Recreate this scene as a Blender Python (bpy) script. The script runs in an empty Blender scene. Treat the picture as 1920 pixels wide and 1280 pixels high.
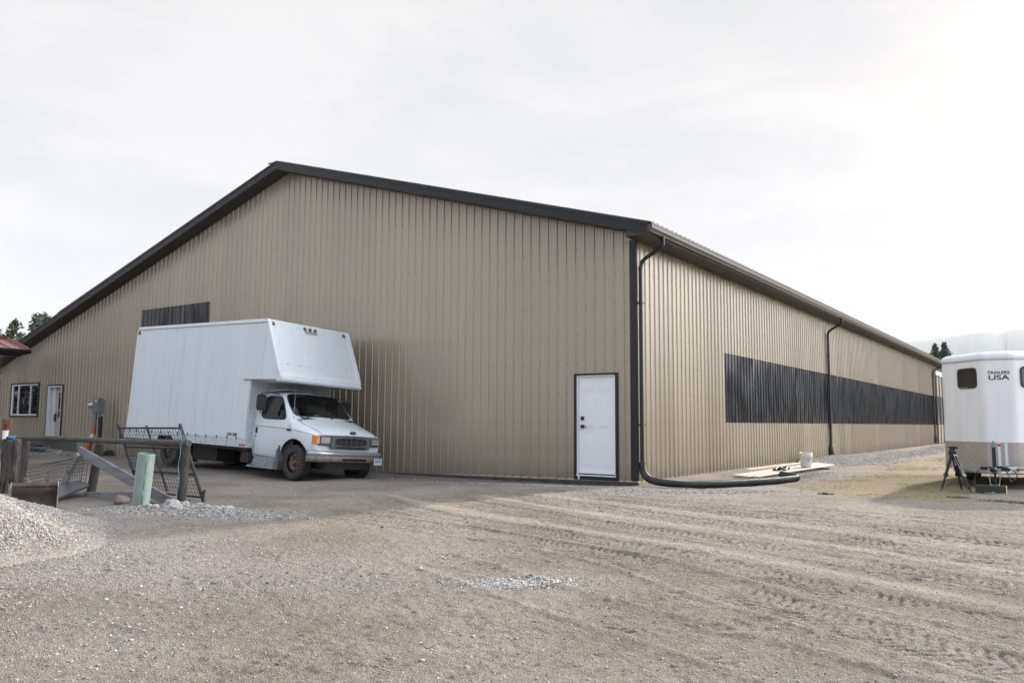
import bpy, bmesh, math, random
import numpy as np
from mathutils import Vector, Matrix
random.seed(7); rng = np.random.default_rng(11)
S = bpy.context.scene
COL = S.collection
D = math.radians
HAZE = 0.00013

# ------------------------------------------------------------------ camera
CAM = Vector((7.2132, -14.6875, 1.1846))
YAW, PITCH, ROLL, FPX = 0.6103, 0.0998, 0.0063, 1514.65
h_ = Vector((-math.sin(YAW), math.cos(YAW), 0)); r_ = Vector((math.cos(YAW), math.sin(YAW), 0)); z_ = Vector((0, 0, 1))
fw = h_*math.cos(PITCH) + z_*math.sin(PITCH); up = -h_*math.sin(PITCH) + z_*math.cos(PITCH)
R2 = r_*math.cos(ROLL) + up*math.sin(ROLL); U2 = -r_*math.sin(ROLL) + up*math.cos(ROLL)
cd = bpy.data.cameras.new("camera"); cam = bpy.data.objects.new("camera", cd); COL.objects.link(cam)
cam.matrix_world = Matrix(((R2.x, U2.x, -fw.x, CAM.x), (R2.y, U2.y, -fw.y, CAM.y), (R2.z, U2.z, -fw.z, CAM.z), (0, 0, 0, 1)))
cd.sensor_width = 36; cd.lens = FPX/1920*36; cd.clip_start = 0.05; cd.clip_end = 20000
S.camera = cam

# ------------------------------------------------------------------ sun, sky, exposure
SUN = Vector((0.21, 1.95, 1.0)).normalized()
EL = math.asin(SUN.z); AZ = math.atan2(SUN.x, SUN.y)      # azimuth from +Y towards +X
ld = bpy.data.lights.new("sun", 'SUN'); ld.energy = 5.0; ld.angle = D(2.2); ld.color = (1.0, 0.905, 0.81)
sun = bpy.data.objects.new("sun", ld); COL.objects.link(sun)
sun.rotation_euler = (-SUN).to_track_quat('-Z', 'Y').to_euler()
W = bpy.data.worlds.new("World"); S.world = W; W.use_nodes = True
nt = W.node_tree; nt.nodes.clear()
def N(nt, t, **kw):
    n = nt.nodes.new(t)
    for k, v in kw.items():
        if k.startswith('i_'):
            n.inputs[k[2:].replace('_', ' ')].default_value = v
        else: setattr(n, k, v)
    return n
def L(nt, a, b): nt.links.new(a, b)
def math_n(nt, op, a, b=None, c=None, clamp=False):
    n = nt.nodes.new('ShaderNodeMath'); n.operation = op; n.use_clamp = clamp
    for i, x in enumerate((a, b, c)):
        if x is None: continue
        if isinstance(x, (int, float)): n.inputs[i].default_value = x
        else: nt.links.new(x, n.inputs[i])
    return n.outputs[0]
def ramp(nt, fac, stops, interp='LINEAR'):
    n = nt.nodes.new('ShaderNodeValToRGB'); n.color_ramp.interpolation = interp
    e = n.color_ramp.elements
    while len(e) < len(stops): e.new(0.5)
    for i, (p, c) in enumerate(stops):
        e[i].position = p; e[i].color = (c, c, c, 1) if isinstance(c, (int, float)) else (*c, 1)
    nt.links.new(fac, n.inputs[0]); return n.outputs[0]
def mixc(nt, fac, a, b, mode='MIX'):
    n = nt.nodes.new('ShaderNodeMix'); n.data_type = 'RGBA'; n.blend_type = mode
    for sock, x in ((n.inputs[0], fac), (n.inputs[6], a), (n.inputs[7], b)):
        if isinstance(x, (int, float)): sock.default_value = x
        elif isinstance(x, tuple): sock.default_value = (*x, 1)
        else: nt.links.new(x, sock)
    return n.outputs[2]
sky = N(nt, 'ShaderNodeTexSky', sky_type='NISHITA', sun_disc=False, sun_elevation=EL, sun_rotation=AZ, dust_density=4.0)
tc = N(nt, 'ShaderNodeTexCoord'); dirv = tc.outputs['Generated']
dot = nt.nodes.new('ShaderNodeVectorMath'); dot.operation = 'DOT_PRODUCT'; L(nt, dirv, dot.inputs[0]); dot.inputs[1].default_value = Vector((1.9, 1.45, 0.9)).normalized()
mp = N(nt, 'ShaderNodeMapping'); mp.inputs['Scale'].default_value = (1, 1, 3.2); L(nt, dirv, mp.inputs[0])
ns = N(nt, 'ShaderNodeTexNoise', i_Scale=3.1, i_Detail=10.0, i_Roughness=0.58, i_Distortion=0.5); L(nt, mp.outputs[0], ns.inputs['Vector'])
cl = ramp(nt, ns.outputs[0], [(0.33, (0.84, 0.845, 0.86)), (0.46, (0.925, 0.915, 0.905)), (0.60, (1.02, 1.0, 0.98))])
side_fill = math_n(nt, 'POWER', math_n(nt, 'MAXIMUM', dot.outputs['Value'], 0.0), 12.0)  # extra-bright sky patch added out of view to brighten the barn's side wall
side_fill2 = math_n(nt, 'POWER', math_n(nt, 'MAXIMUM', dot.outputs['Value'], 0.0), 14.0)
base = math_n(nt, 'ADD', math_n(nt, 'MULTIPLY_ADD', side_fill, 16.5, 0.915), math_n(nt, 'MULTIPLY', side_fill2, 0.8))
dot2 = nt.nodes.new('ShaderNodeVectorMath'); dot2.operation = 'DOT_PRODUCT'; L(nt, dirv, dot2.inputs[0]); dot2.inputs[1].default_value = Vector((0.35, -1.0, 0.35)).normalized()
cl = mixc(nt, math_n(nt, 'MULTIPLY_ADD', dot2.outputs['Value'], 0.75, 0.35, clamp=True), cl, (0.72, 0.81, 0.94))
spz = N(nt, 'ShaderNodeSeparateXYZ'); L(nt, dirv, spz.inputs[0])
zen = ramp(nt, spz.outputs[2], [(0.50, 0.0), (0.92, 1.0)], 'EASE')            # the veil of cloud is brightest overhead
rear = math_n(nt, 'MAXIMUM', dot2.outputs['Value'], 0.0)
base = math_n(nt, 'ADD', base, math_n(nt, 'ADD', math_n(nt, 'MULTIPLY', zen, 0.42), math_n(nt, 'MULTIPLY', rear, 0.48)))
cloudcol = nt.nodes.new('ShaderNodeVectorMath'); cloudcol.operation = 'SCALE'
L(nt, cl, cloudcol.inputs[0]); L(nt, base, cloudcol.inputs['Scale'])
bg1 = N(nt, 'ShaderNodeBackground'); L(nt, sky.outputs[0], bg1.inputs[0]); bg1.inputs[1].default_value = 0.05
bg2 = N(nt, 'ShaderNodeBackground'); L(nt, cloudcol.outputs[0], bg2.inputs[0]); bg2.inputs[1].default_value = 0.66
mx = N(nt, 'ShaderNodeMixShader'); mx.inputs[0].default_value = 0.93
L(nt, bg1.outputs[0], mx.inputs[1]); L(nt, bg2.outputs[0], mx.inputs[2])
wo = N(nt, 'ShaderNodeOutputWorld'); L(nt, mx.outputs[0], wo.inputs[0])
vs = S.view_settings; vs.view_transform = 'Standard'; vs.look = 'None'; vs.exposure = 0.58; vs.gamma = 1.0
S.display_settings.display_device = 'sRGB'
S.cycles.max_bounces = 6; S.cycles.transparent_max_bounces = 24; S.cycles.volume_bounces = 3
S.cycles.caustics_reflective = False; S.cycles.caustics_refractive = False
S.cycles.use_denoising = True

# ------------------------------------------------------------------ materials
def mat(name, col, rough=0.6, metal=0.0, var=0.0, scale=4.0, stretch=(1, 1, 1), bump=0.0, bscale=60.0, bdist=0.01, bdetail=6.0, dirt=None, dscale=2.0, dlo=0.55, dhi=0.75, spec=0.5, var2=None, coat=0.0, rvar=0.0):
    m = bpy.data.materials.new(name); m.use_nodes = True; t = m.node_tree
    b = t.nodes['Principled BSDF']; b.inputs['Roughness'].default_value = rough; b.inputs['Metallic'].default_value = metal
    b.inputs['Specular IOR Level'].default_value = spec; b.inputs['Coat Weight'].default_value = coat
    tc = N(t, 'ShaderNodeTexCoord'); mp = N(t, 'ShaderNodeMapping'); mp.inputs['Scale'].default_value = stretch
    L(t, tc.outputs['Object'], mp.inputs[0])
    c = None
    if var > 0:
        n = N(t, 'ShaderNodeTexNoise', i_Scale=scale, i_Detail=8.0, i_Roughness=0.6); L(t, mp.outputs[0], n.inputs['Vector'])
        lo = tuple(max(0, x*(1-var)) for x in col); hi = tuple(min(1, x*(1+var)) for x in col)
        c = ramp(t, n.outputs[0], [(0.28, lo), (0.72, hi)])
        if rvar: L(t, math_n(t, 'MULTIPLY_ADD', n.outputs[0], rvar, rough - rvar/2), b.inputs['Roughness'])
    else: c = tuple(col)
    if dirt is not None:
        n2 = N(t, 'ShaderNodeTexNoise', i_Scale=dscale, i_Detail=10.0, i_Roughness=0.65); L(t, mp.outputs[0], n2.inputs['Vector'])
        f = ramp(t, n2.outputs[0], [(dlo, 0.0), (dhi, 1.0)])
        c = mixc(t, f, c, dirt)
    if isinstance(c, tuple): b.inputs['Base Color'].default_value = (*c, 1)
    else: L(t, c, b.inputs['Base Color'])
    if bump > 0:
        n3 = N(t, 'ShaderNodeTexNoise', i_Scale=bscale, i_Detail=bdetail, i_Roughness=0.7); L(t, mp.outputs[0], n3.inputs['Vector'])
        bp = N(t, 'ShaderNodeBump', i_Strength=bump, i_Distance=bdist); L(t, n3.outputs[0], bp.inputs['Height']); L(t, bp.outputs[0], b.inputs['Normal'])
    return m
M = {}
M['tan'] = mat('tan_sheet_metal', (0.355, 0.298, 0.222), 0.30, 0.24, 0.05, 0.6, (1, 1, 0.15), bump=0.6, bscale=1.6, bdist=0.009, bdetail=1.0, spec=0.9, dirt=(0.34, 0.285, 0.215), dscale=0.9, dlo=.5, dhi=.8)
M['dark_panel'] = mat('charcoal_sheet_metal', (0.009, 0.009, 0.012), 0.12, 0.0, 0.25, 1.2, (1, 1, 0.3), bump=1.0, bscale=1.5, bdist=0.12, bdetail=1.0, spec=0.55, rvar=.1)
M['trim'] = mat('dark_brown_trim', (0.016, 0.015, 0.017), 0.42, 0, 0.15, 2.0, bump=0.12, bscale=1.5, spec=0.35)
M['gutter'] = mat('brown_gutter', (0.060, 0.050, 0.042), 0.33, 0, 0.15, 2.0, bump=0.08, bscale=2)
M['soffit'] = mat('dark_soffit', (0.030, 0.026, 0.024), 0.5)
M['roof'] = mat('dark_brown_roof', (0.05, 0.042, 0.036), 0.4, 0, 0.1)
_t = M['tan'].node_tree; _b = _t.nodes['Principled BSDF']; _src = _b.inputs['Base Color'].links[0].from_socket
_tc = N(_t, 'ShaderNodeTexCoord'); _s = N(_t, 'ShaderNodeSeparateXYZ'); L(_t, _tc.outputs['Object'], _s.inputs[0])
_w = N(_t, 'ShaderNodeTexWhiteNoise', noise_dimensions='1D'); L(_t, math_n(_t, 'FLOOR', math_n(_t, 'DIVIDE', math_n(_t, 'ADD', _s.outputs[0], _s.outputs[1]), 0.9144)), _w.inputs['W'])
_c = mixc(_t, 1.0, _src, ramp(_t, _w.outputs[0], [(0.0, 0.93), (1.0, 1.04)]), 'MULTIPLY')
_n = N(_t, 'ShaderNodeTexNoise', i_Scale=5.0, i_Detail=8.0, i_Roughness=0.7); L(_t, _tc.outputs['Object'], _n.inputs['Vector'])
_m = math_n(_t, 'SUBTRACT', math_n(_t, 'MULTIPLY', _n.outputs[0], 0.75), math_n(_t, 'MULTIPLY', _s.outputs[2], 0.9), clamp=True)
_c = mixc(_t, math_n(_t, 'MULTIPLY', _m, 1.6, clamp=True), _c, (0.20, 0.17, 0.14)); L(_t, _c, _b.inputs['Base Color'])
L(_t, math_n(_t, 'MULTIPLY_ADD', _w.outputs[0], 0.08, 0.22), _b.inputs['Roughness'])
M['screw'] = mat('screw_head', (0.05, 0.042, 0.035), 0.6)
M['lumber'] = mat('weathered_lumber', (0.27, 0.20, 0.13), 0.8, 0, 0.35, 3, (1, 1, 1), bump=0.3, dirt=(0.10, 0.07, 0.05), dscale=2.5)
M['darklumber'] = mat('treated_lumber', (0.060, 0.050, 0.042), 0.85, 0, 0.5, 2, bump=0.3, dirt=(0.16, 0.09, 0.045), dscale=0.8)
M['newlumber'] = mat('pale_lumber', (0.52, 0.455, 0.375), 0.8, 0, 0.18, 5, (6, 1, 6), bump=0.2)
M['whitedoor'] = mat('white_door_paint', (0.80, 0.82, 0.84), 0.45, 0, 0.03, 3)
M['cream'] = mat('cream_door', (0.56, 0.46, 0.42), 0.5, 0, 0.05, 3)
M['whitevinyl'] = mat('white_vinyl', (0.72, 0.73, 0.76), 0.4)
M['black'] = mat('black_hardware', (0.012, 0.012, 0.014), 0.35)
M['rubber'] = mat('tyre_rubber', (0.028, 0.027, 0.027), 0.8, 0, 0.3, 8, bump=0.15, bscale=30, dirt=(0.09, 0.075, 0.06), dscale=5, dlo=.5, dhi=.85)
M['plasticpipe'] = mat('black_corrugated_plastic', (0.016, 0.017, 0.018), 0.42, 0, 0.3, 6, dirt=(0.10, 0.09, 0.075), dscale=6, dlo=.58, dhi=.85)
M['boxwhite'] = mat('white_truck_body', (0.665, 0.715, 0.745), 0.42, 0, 0.045, 1.0, (2.6, 2.6, 0.22), dirt=(0.46, 0.49, 0.50), dscale=2.2, dlo=.56, dhi=.85, rvar=0.1)
M['cabwhite'] = mat('white_cab_paint', (0.665, 0.715, 0.745), 0.22, 0, 0.03, 2, coat=0.3)
M['dirtywhite'] = mat('grimy_white_rail', (0.52, 0.56, 0.58), 0.5, 0, 0.12, 5, (1, 1, 2), dirt=(0.22, 0.19, 0.16), dscale=4, dlo=.58, dhi=.8)
M['alu'] = mat('white_aluminium_trim', (0.74, 0.76, 0.78), 0.35, 0, 0.05, 4)
M['seam'] = mat('dark_seam', (0.05, 0.05, 0.05), 0.7)
M['chassis'] = mat('dark_chassis', (0.009, 0.008, 0.008), 0.8, 0, 0.4, 5)
M['chassisgrime'] = mat('grimy_chassis_steel', (0.035, 0.030, 0.027), 0.8, 0, 0.5, 5)
M['greyplastic'] = mat('grey_plastic', (0.13, 0.14, 0.145), 0.45, 0, 0.1, 6)
M['darkplastic'] = mat('dark_plastic', (0.020, 0.020, 0.022), 0.45)
M['amber'] = mat('amber_lens', (0.70, 0.22, 0.02), 0.2)
M['brownlens'] = mat('faded_amber_lens', (0.25, 0.10, 0.035), 0.3)
M['clearlens'] = mat('clear_lamp_lens', (0.62, 0.64, 0.66), 0.08, 0.6, 0.3, 14)
M['chromedull'] = mat('dull_chrome', (0.40, 0.44, 0.47), 0.30, 0.7, 0.12, 5, dirt=(0.24, 0.18, 0.13), dscale=5, dlo=.6, dhi=.82)
M['rustbumper'] = mat('rusty_bumper', (0.24, 0.215, 0.19), 0.6, 0.2, 0.3, 5, dirt=(0.17, 0.095, 0.05), dscale=4, dlo=.5, dhi=.66)
M['rustrim'] = mat('rusty_wheel', (0.13, 0.085, 0.06), 0.55, 0.4, 0.5, 14, dirt=(0.30, 0.20, 0.13), dscale=22, dlo=.5, dhi=.6)
M['stepgrey'] = mat('grey_step', (0.27, 0.29, 0.30), 0.45, 0, 0.15, 5, dirt=(0.14, 0.12, 0.10), dscale=4)
M['interior'] = mat('cab_interior', (0.03, 0.03, 0.032), 0.8)
M['hat'] = mat('pale_green_cap', (0.70, 0.78, 0.45), 0.8)
M['paper'] = mat('paper', (0.75, 0.88, 0.90), 0.8, 0, .2, 20)
M['blueoval'] = mat('blue_badge', (0.012, 0.035, 0.09), 0.25)
M['silver'] = mat('silver', (0.6, 0.6, 0.62), 0.3, 0.8)
M['bluetext'] = mat('blue_lettering', (0.03, 0.08, 0.22), 0.5)
M['blacktext'] = mat('black_lettering', (0.02, 0.02, 0.02), 0.5)
M['galv'] = mat('galvanised_grey', (0.20, 0.235, 0.26), 0.45, 0.3, 0.12, 8)
M['orange'] = mat('orange_reflective', (0.40, 0.10, 0.05), 0.55, 0, .1, 8)
M['whiteband'] = mat('white_band', (0.75, 0.72, 0.70), 0.5)
M['trailerwhite'] = mat('white_aluminium_skin', (0.86, 0.87, 0.88), 0.33, 0, 0.05, 1.6, (1.5, 1.5, 0.2), dirt=(0.77, 0.785, 0.81), dscale=2.2, dlo=.45, dhi=.75, bump=0.03, bscale=1.2)
M['treadplate'] = None
M['alurail'] = mat('aluminium_rail', (0.42, 0.43, 0.45), 0.4, 0.6, 0.15, 4)
M['roofcap'] = mat('white_roof_cap', (0.76, 0.79, 0.83), 0.25, 0, 0.04, 3, bump=0.1, bscale=5)
M['postwood'] = mat('old_round_wood', (0.058, 0.050, 0.043), 0.9, 0, 0.45, 3, (6, 6, 1), bump=0.8, bscale=9, bdist=0.03, dirt=(0.03, 0.035, 0.03), dscale=4, dlo=.5, dhi=.7)
M['railwood'] = mat('old_rail_wood', (0.095, 0.083, 0.072), 0.9, 0, 0.4, 4, (1, 6, 6), bump=0.8, bscale=9, bdist=0.03, dirt=(0.04, 0.035, 0.03), dscale=3, dlo=.55, dhi=.7)
M['rotwood'] = mat('rotten_wood', (0.060, 0.050, 0.045), 0.95, 0, 0.6, 5, (3, 3, 1), bump=1.0, bscale=12, dirt=(0.15, 0.13, 0.115), dscale=4, dlo=.52, dhi=.7)
M['greyplank'] = mat('grey_plank', (0.20, 0.20, 0.21), 0.85, 0, 0.3, 2.2, (1, 6, 5), bump=0.5, bscale=20, dirt=(0.05, 0.05, 0.055), dscale=5, dlo=.57, dhi=.62)
M['blackwire'] = mat('black_wire', (0.015, 0.016, 0.018), 0.45, 0.2)
M['blacksteel'] = mat('black_painted_steel', (0.018, 0.019, 0.023), 0.4, 0.2, .3, 10)
M['traymat'] = mat('dark_plastic_tray', (0.045, 0.055, 0.07), 0.4, 0, .2, 6)
M['greenpipe'] = mat('green_corrugated_pipe', (0.27, 0.345, 0.30), 0.45, 0, 0.15, 5)
M['greenpipelight'] = mat('pale_green_pipe', (0.35, 0.50, 0.39), 0.4, 0, 0.12, 5)
M['rust'] = mat('rust', (0.16, 0.055, 0.03), 0.8, 0, 0.4, 15, bump=.4)
M['bucketsteel'] = mat('worn_bucket_steel', (0.075, 0.060, 0.050), 0.55, 0.4, 0.35, 7, (1, 1, .5), dirt=(0.17, 0.085, 0.045), dscale=6, dlo=.52, dhi=.72, bump=.2, bscale=15)
M['bucketedge'] = mat('bare_steel_edge', (0.30, 0.27, 0.25), 0.5, 0.5, .3, 10)
M['yellowrust'] = mat('rusty_yellow_pin', (0.11, 0.072, 0.035), 0.75, 0, .6, 30, dirt=(0.06, 0.04, 0.03), dscale=25)
M['bluecord'] = mat('pale_blue_twine', (0.13, 0.33, 0.42), 0.7)
M['bluestrap'] = mat('blue_strap', (0.05, 0.15, 0.24), 0.6, 0, .5, 12)
M['redroof'] = mat('red_metal_roof', (0.22, 0.055, 0.05), 0.35, 0, .1, 3)
M['bucketwhite'] = mat('white_plastic_pail', (0.72, 0.72, 0.70), 0.4, 0, .03, 5)
M['bark'] = mat('bark', (0.07, 0.05, 0.035), 0.9, 0, .3, 6)
M['needles'] = mat('conifer_needles', (0.035, 0.058, 0.030), 0.8, 0, .5, 3)
M['needlesdry'] = mat('lighter_needles', (0.075, 0.095, 0.055), 0.8, 0, .4, 3)
M['hill'] = mat('hill_forest', (0.05, 0.08, 0.06), 0.95, 0, .25, .01)
M['chain'] = mat('zinc_chain', (0.50, 0.52, 0.54), 0.35, 0.8)
M['redknob'] = mat('red_knob', (0.45, 0.03, 0.025), 0.4)
M['greenblock'] = mat('green_treated_block', (0.045, 0.052, 0.034), 0.85, 0, .3, 8, bump=.3)
M['endgrain'] = mat('cut_timber_end', (0.42, 0.30, 0.15), 0.8, 0, .2, 12)
M['rockgrey'] = mat('pale_rock', (0.33, 0.31, 0.29), 0.9, 0, .25, 8, bump=.5)
M['rockbrown'] = mat('brown_rock', (0.20, 0.165, 0.13), 0.9, 0, .3, 9, bump=.5)
M['pinkstring'] = mat('pink_tape', (0.55, 0.15, 0.14), 0.6)
M['railpine'] = mat('rail_pine', (0.40, 0.24, 0.13), 0.8, 0, .3, 3)
def glass(name, tint, clear, rough=0.02):
    m = bpy.data.materials.new(name); m.use_nodes = True; t = m.node_tree; t.nodes.clear()
    tr = N(t, 'ShaderNodeBsdfTransparent'); tr.inputs[0].default_value = (*tint, 1)
    df = N(t, 'ShaderNodeBsdfPrincipled'); df.inputs['Base Color'].default_value = (0.01, 0.012, 0.013, 1); df.inputs['Roughness'].default_value = rough; df.inputs['Specular IOR Level'].default_value = 0.6
    gl = N(t, 'ShaderNodeBsdfGlossy'); gl.inputs['Roughness'].default_value = rough
    m1 = N(t, 'ShaderNodeMixShader'); m1.inputs[0].default_value = clear; L(t, df.outputs[0], m1.inputs[1]); L(t, tr.outputs[0], m1.inputs[2])
    fr = N(t, 'ShaderNodeFresnel'); fr.inputs[0].default_value = 1.45
    m2 = N(t, 'ShaderNodeMixShader'); L(t, math_n(t, 'MULTIPLY', fr.outputs[0], clear), m2.inputs[0]); L(t, m1.outputs[0], m2.inputs[1]); L(t, gl.outputs[0], m2.inputs[2])
    o = N(t, 'ShaderNodeOutputMaterial'); L(t, m2.outputs[0], o.inputs[0]); return m
M['cabglass'] = glass('tinted_cab_glass', (0.50, 0.60, 0.63), 0.86)
M['darkglass'] = glass('dark_window_glass', (0.25, 0.27, 0.28), 0.35)
def treadplate():
    m = mat('aluminium_tread_plate', (0.47, 0.435, 0.405), 0.42, 0.45, .12, 3); t = m.node_tree; b = t.nodes['Principled BSDF']
    tc = N(t, 'ShaderNodeTexCoord')
    w = []
    for sgn in (1, -1):
        mp = N(t, 'ShaderNodeMapping'); mp.inputs['Rotation'].default_value = (0, D(45*sgn), 0); mp.inputs['Scale'].default_value = (34, 34, 11)
        L(t, tc.outputs['Object'], mp.inputs[0])
        v = N(t, 'ShaderNodeTexVoronoi', i_Scale=1.0); v.inputs['Randomness'].default_value = 0.0; L(t, mp.outputs[0], v.inputs['Vector'])
        w.append(math_n(t, 'LESS_THAN', v.outputs['Distance'], 0.34))
    hgt = math_n(t, 'MAXIMUM', w[0], w[1])
    bp = N(t, 'ShaderNodeBump', i_Strength=1.0, i_Distance=0.012); L(t, hgt, bp.inputs['Height']); L(t, bp.outputs[0], b.inputs['Normal'])
    src = b.inputs['Base Color'].links[0].from_socket; L(t, mixc(t, hgt, mixc(t, 1.0, src, (0.9, 0.89, 0.88), 'MULTIPLY'), mixc(t, 1.0, src, (1.12, 1.12, 1.12), 'MULTIPLY')), b.inputs['Base Color'])
    return m
M['treadplate'] = treadplate()

# ------------------------------------------------------------------ mesh helpers
class MB:
    def __init__(s): s.v = []; s.f = []; s.m = []; s.sm = []
    def add(s, vs, fs, mi=0, smooth=False):
        o = len(s.v); s.v += [tuple(v) for v in vs]; s.f += [tuple(i+o for i in f) for f in fs]; s.m += [mi]*len(fs); s.sm += [smooth]*len(fs); return s
    def box(s, a, b, mi=0, M4=None):
        x0, y0, z0 = a; x1, y1, z1 = b
        vs = [(x0,y0,z0),(x1,y0,z0),(x1,y1,z0),(x0,y1,z0),(x0,y0,z1),(x1,y0,z1),(x1,y1,z1),(x0,y1,z1)]
        if M4 is not None: vs = [M4 @ Vector(v) for v in vs]
        return s.add(vs, [(0,3,2,1),(4,5,6,7),(0,1,5,4),(1,2,6,5),(2,3,7,6),(3,0,4,7)], mi)
    def beam(s, p, q, w, h, mi=0, upv=(0,0,1)):     # rectangular bar p->q
        p, q = Vector(p), Vector(q); d = (q-p).normalized(); u = Vector(upv)
        sd = d.cross(u)
        if sd.length < 1e-4: sd = d.cross(Vector((1,0,0)))
        sd.normalize(); u = sd.cross(d)
        vs = []
        for c in (p, q):
            for a, b in ((-1,-1),(1,-1),(1,1),(-1,1)): vs.append(c + sd*a*w/2 + u*b*h/2)
        return s.add(vs, [(3,2,1,0),(4,5,6,7),(0,1,5,4),(1,2,6,5),(2,3,7,6),(3,0,4,7)], mi)
    def tube(s, pts, r, n=10, mi=0, cap=True, closed=False):
        pts = [Vector(p) for p in pts]; k = len(pts); rs = r if isinstance(r, (list, tuple)) else [r]*k
        vs = []; prev = None
        for i, p in enumerate(pts):
            t = (pts[min(i+1, k-1)] - pts[max(i-1, 0)])
            if t.length < 1e-9: t = Vector((0,0,1))
            t.normalize()
            if prev is None:
                a = t.orthogonal().normalized()
            else:
                a = (prev - t*prev.dot(t)); a = a.normalized() if a.length > 1e-6 else t.orthogonal().normalized()
            prev = a; b = t.cross(a)
            for j in range(n):
                an = 2*math.pi*j/n; vs.append(p + (a*math.cos(an) + b*math.sin(an))*rs[i])
        fs = [(i*n+j, i*n+(j+1) % n, (i+1)*n+(j+1) % n, (i+1)*n+j) for i in range(k-1) for j in range(n)]
        s.add(vs, fs, mi, True)
        if cap: s.add([vs[j] for j in range(n)], [tuple(reversed(range(n)))], mi); s.add([vs[(k-1)*n+j] for j in range(n)], [tuple(range(n))], mi)
        return s
    def prism(s, poly, axis, a, b, mi=0, capmi=None):      # poly: 2D points; extruded along axis from a to b
        def P(u, v, w):
            return {'x': (w, u, v), 'y': (u, w, v), 'z': (u, v, w)}[axis]
        n = len(poly); vs = [P(u, v, a) for u, v in poly] + [P(u, v, b) for u, v in poly]
        area = sum(poly[i][0]*poly[(i+1) % n][1] - poly[(i+1) % n][0]*poly[i][1] for i in range(n))
        flip = (area > 0) == (axis == 'y')
        if (b < a): flip = not flip
        sides = [(i, (i+1) % n, n+(i+1) % n, n+i) for i in range(n)]; c0 = tuple(reversed(range(n))); c1 = tuple(range(n, 2*n))
        if flip: sides = [tuple(reversed(f)) for f in sides]; c0 = tuple(reversed(c0)); c1 = tuple(reversed(c1))
        s.add(vs, sides, mi); s.add(vs, [c0, c1], mi if capmi is None else capmi); return s
    def ell(s, c, r, nu=12, nv=8, mi=0):
        vs = []; fs = []
        for i in range(nv+1):
            th = math.pi*i/nv
            for j in range(nu):
                ph = 2*math.pi*j/nu; vs.append((c[0]+r[0]*math.sin(th)*math.cos(ph), c[1]+r[1]*math.sin(th)*math.sin(ph), c[2]+r[2]*math.cos(th)))
        for i in range(nv):
            for j in range(nu): fs.append((i*nu+j, (i+1)*nu+j, (i+1)*nu+(j+1) % nu, i*nu+(j+1) % nu))
        return s.add(vs, fs, mi, True)
    def build(s, name, mats, parent=None, smooth=None, bevel=0.0, seg=2, weld=False):
        me = bpy.data.meshes.new(name); me.from_pydata(s.v, [], s.f)
        if not isinstance(mats, (list, tuple)): mats = [mats]
        for m in mats: me.materials.append(m)
        me.polygons.foreach_set('material_index', s.m); me.polygons.foreach_set('use_smooth', s.sm if smooth is None else [smooth]*len(s.f))
        me.validate(); me.update()
        if bevel > 0 or weld:
            bm = bmesh.new(); bm.from_mesh(me); bmesh.ops.remove_doubles(bm, verts=bm.verts, dist=1e-5)
            if bevel > 0:
                ed = [e for e in bm.edges if len(e.link_faces) == 2 and e.calc_face_angle(0) > 0.6]
                bmesh.ops.bevel(bm, geom=ed, offset=bevel, segments=seg, affect='EDGES', clamp_overlap=True)
                for f in bm.faces: f.smooth = False
            bm.to_mesh(me); bm.free()
        o = bpy.data.objects.new(name, me); COL.objects.link(o)
        return link(o, parent)
def link(o, parent):
    if parent:
        o.parent = parent
        if parent.type == 'EMPTY' and parent.name not in LOCAL:      # parts written in world coordinates
            o.matrix_parent_inverse = Matrix.Translation(-Vector(parent.location))
    return o
LOCAL = set()
def thing(name, label, cat, loc=(0, 0, 0), rz=0.0, group=None):
    o = bpy.data.objects.new(name, None); COL.objects.link(o); o.location = loc; o.rotation_euler = (0, 0, rz); o.empty_display_size = 0.2
    return tag(o, label, cat, group)
def tag(o, label=None, cat=None, group=None, kind=None):
    if label: o['label'] = label
    if cat: o['category'] = cat
    if group: o['group'] = group
    if kind: o['kind'] = kind
    return o
def text_mesh(name, body, size, matrix, m, parent=None, ext=0.001, sx=1.0, shear=0.0, align='CENTER', bold=0.0):
    cu = bpy.data.curves.new(name, 'FONT'); cu.body = body; cu.size = size; cu.extrude = ext; cu.align_x = align; cu.align_y = 'CENTER'; cu.shear = shear; cu.offset = bold
    to = bpy.data.objects.new(name+'_tmp', cu); COL.objects.link(to)
    dg = bpy.context.evaluated_depsgraph_get(); me = bpy.data.meshes.new_from_object(to.evaluated_get(dg)); me.name = name
    bpy.data.objects.remove(to); bpy.data.curves.remove(cu)
    me.transform(matrix @ Matrix.Diagonal((sx, 1, 1, 1))); me.materials.clear(); me.materials.append(m)
    o = bpy.data.objects.new(name, me); COL.objects.link(o)
    return link(o, parent)
def wp(t0, pts):  # helper smooth polyline (Catmull-Rom)
    P = [Vector(p) for p in pts]; P = [P[0]*2-P[1]] + P + [P[-1]*2-P[-2]]; out = []
    for i in range(1, len(P)-2):
        for k in range(t0):
            t = k/t0; a, b, c, d = P[i-1], P[i], P[i+1], P[i+2]
            out.append(0.5*((2*b) + (c-a)*t + (2*a-5*b+4*c-d)*t*t + (3*b-a-3*c+d)*t**3))
    out.append(P[-2]); return out

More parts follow.
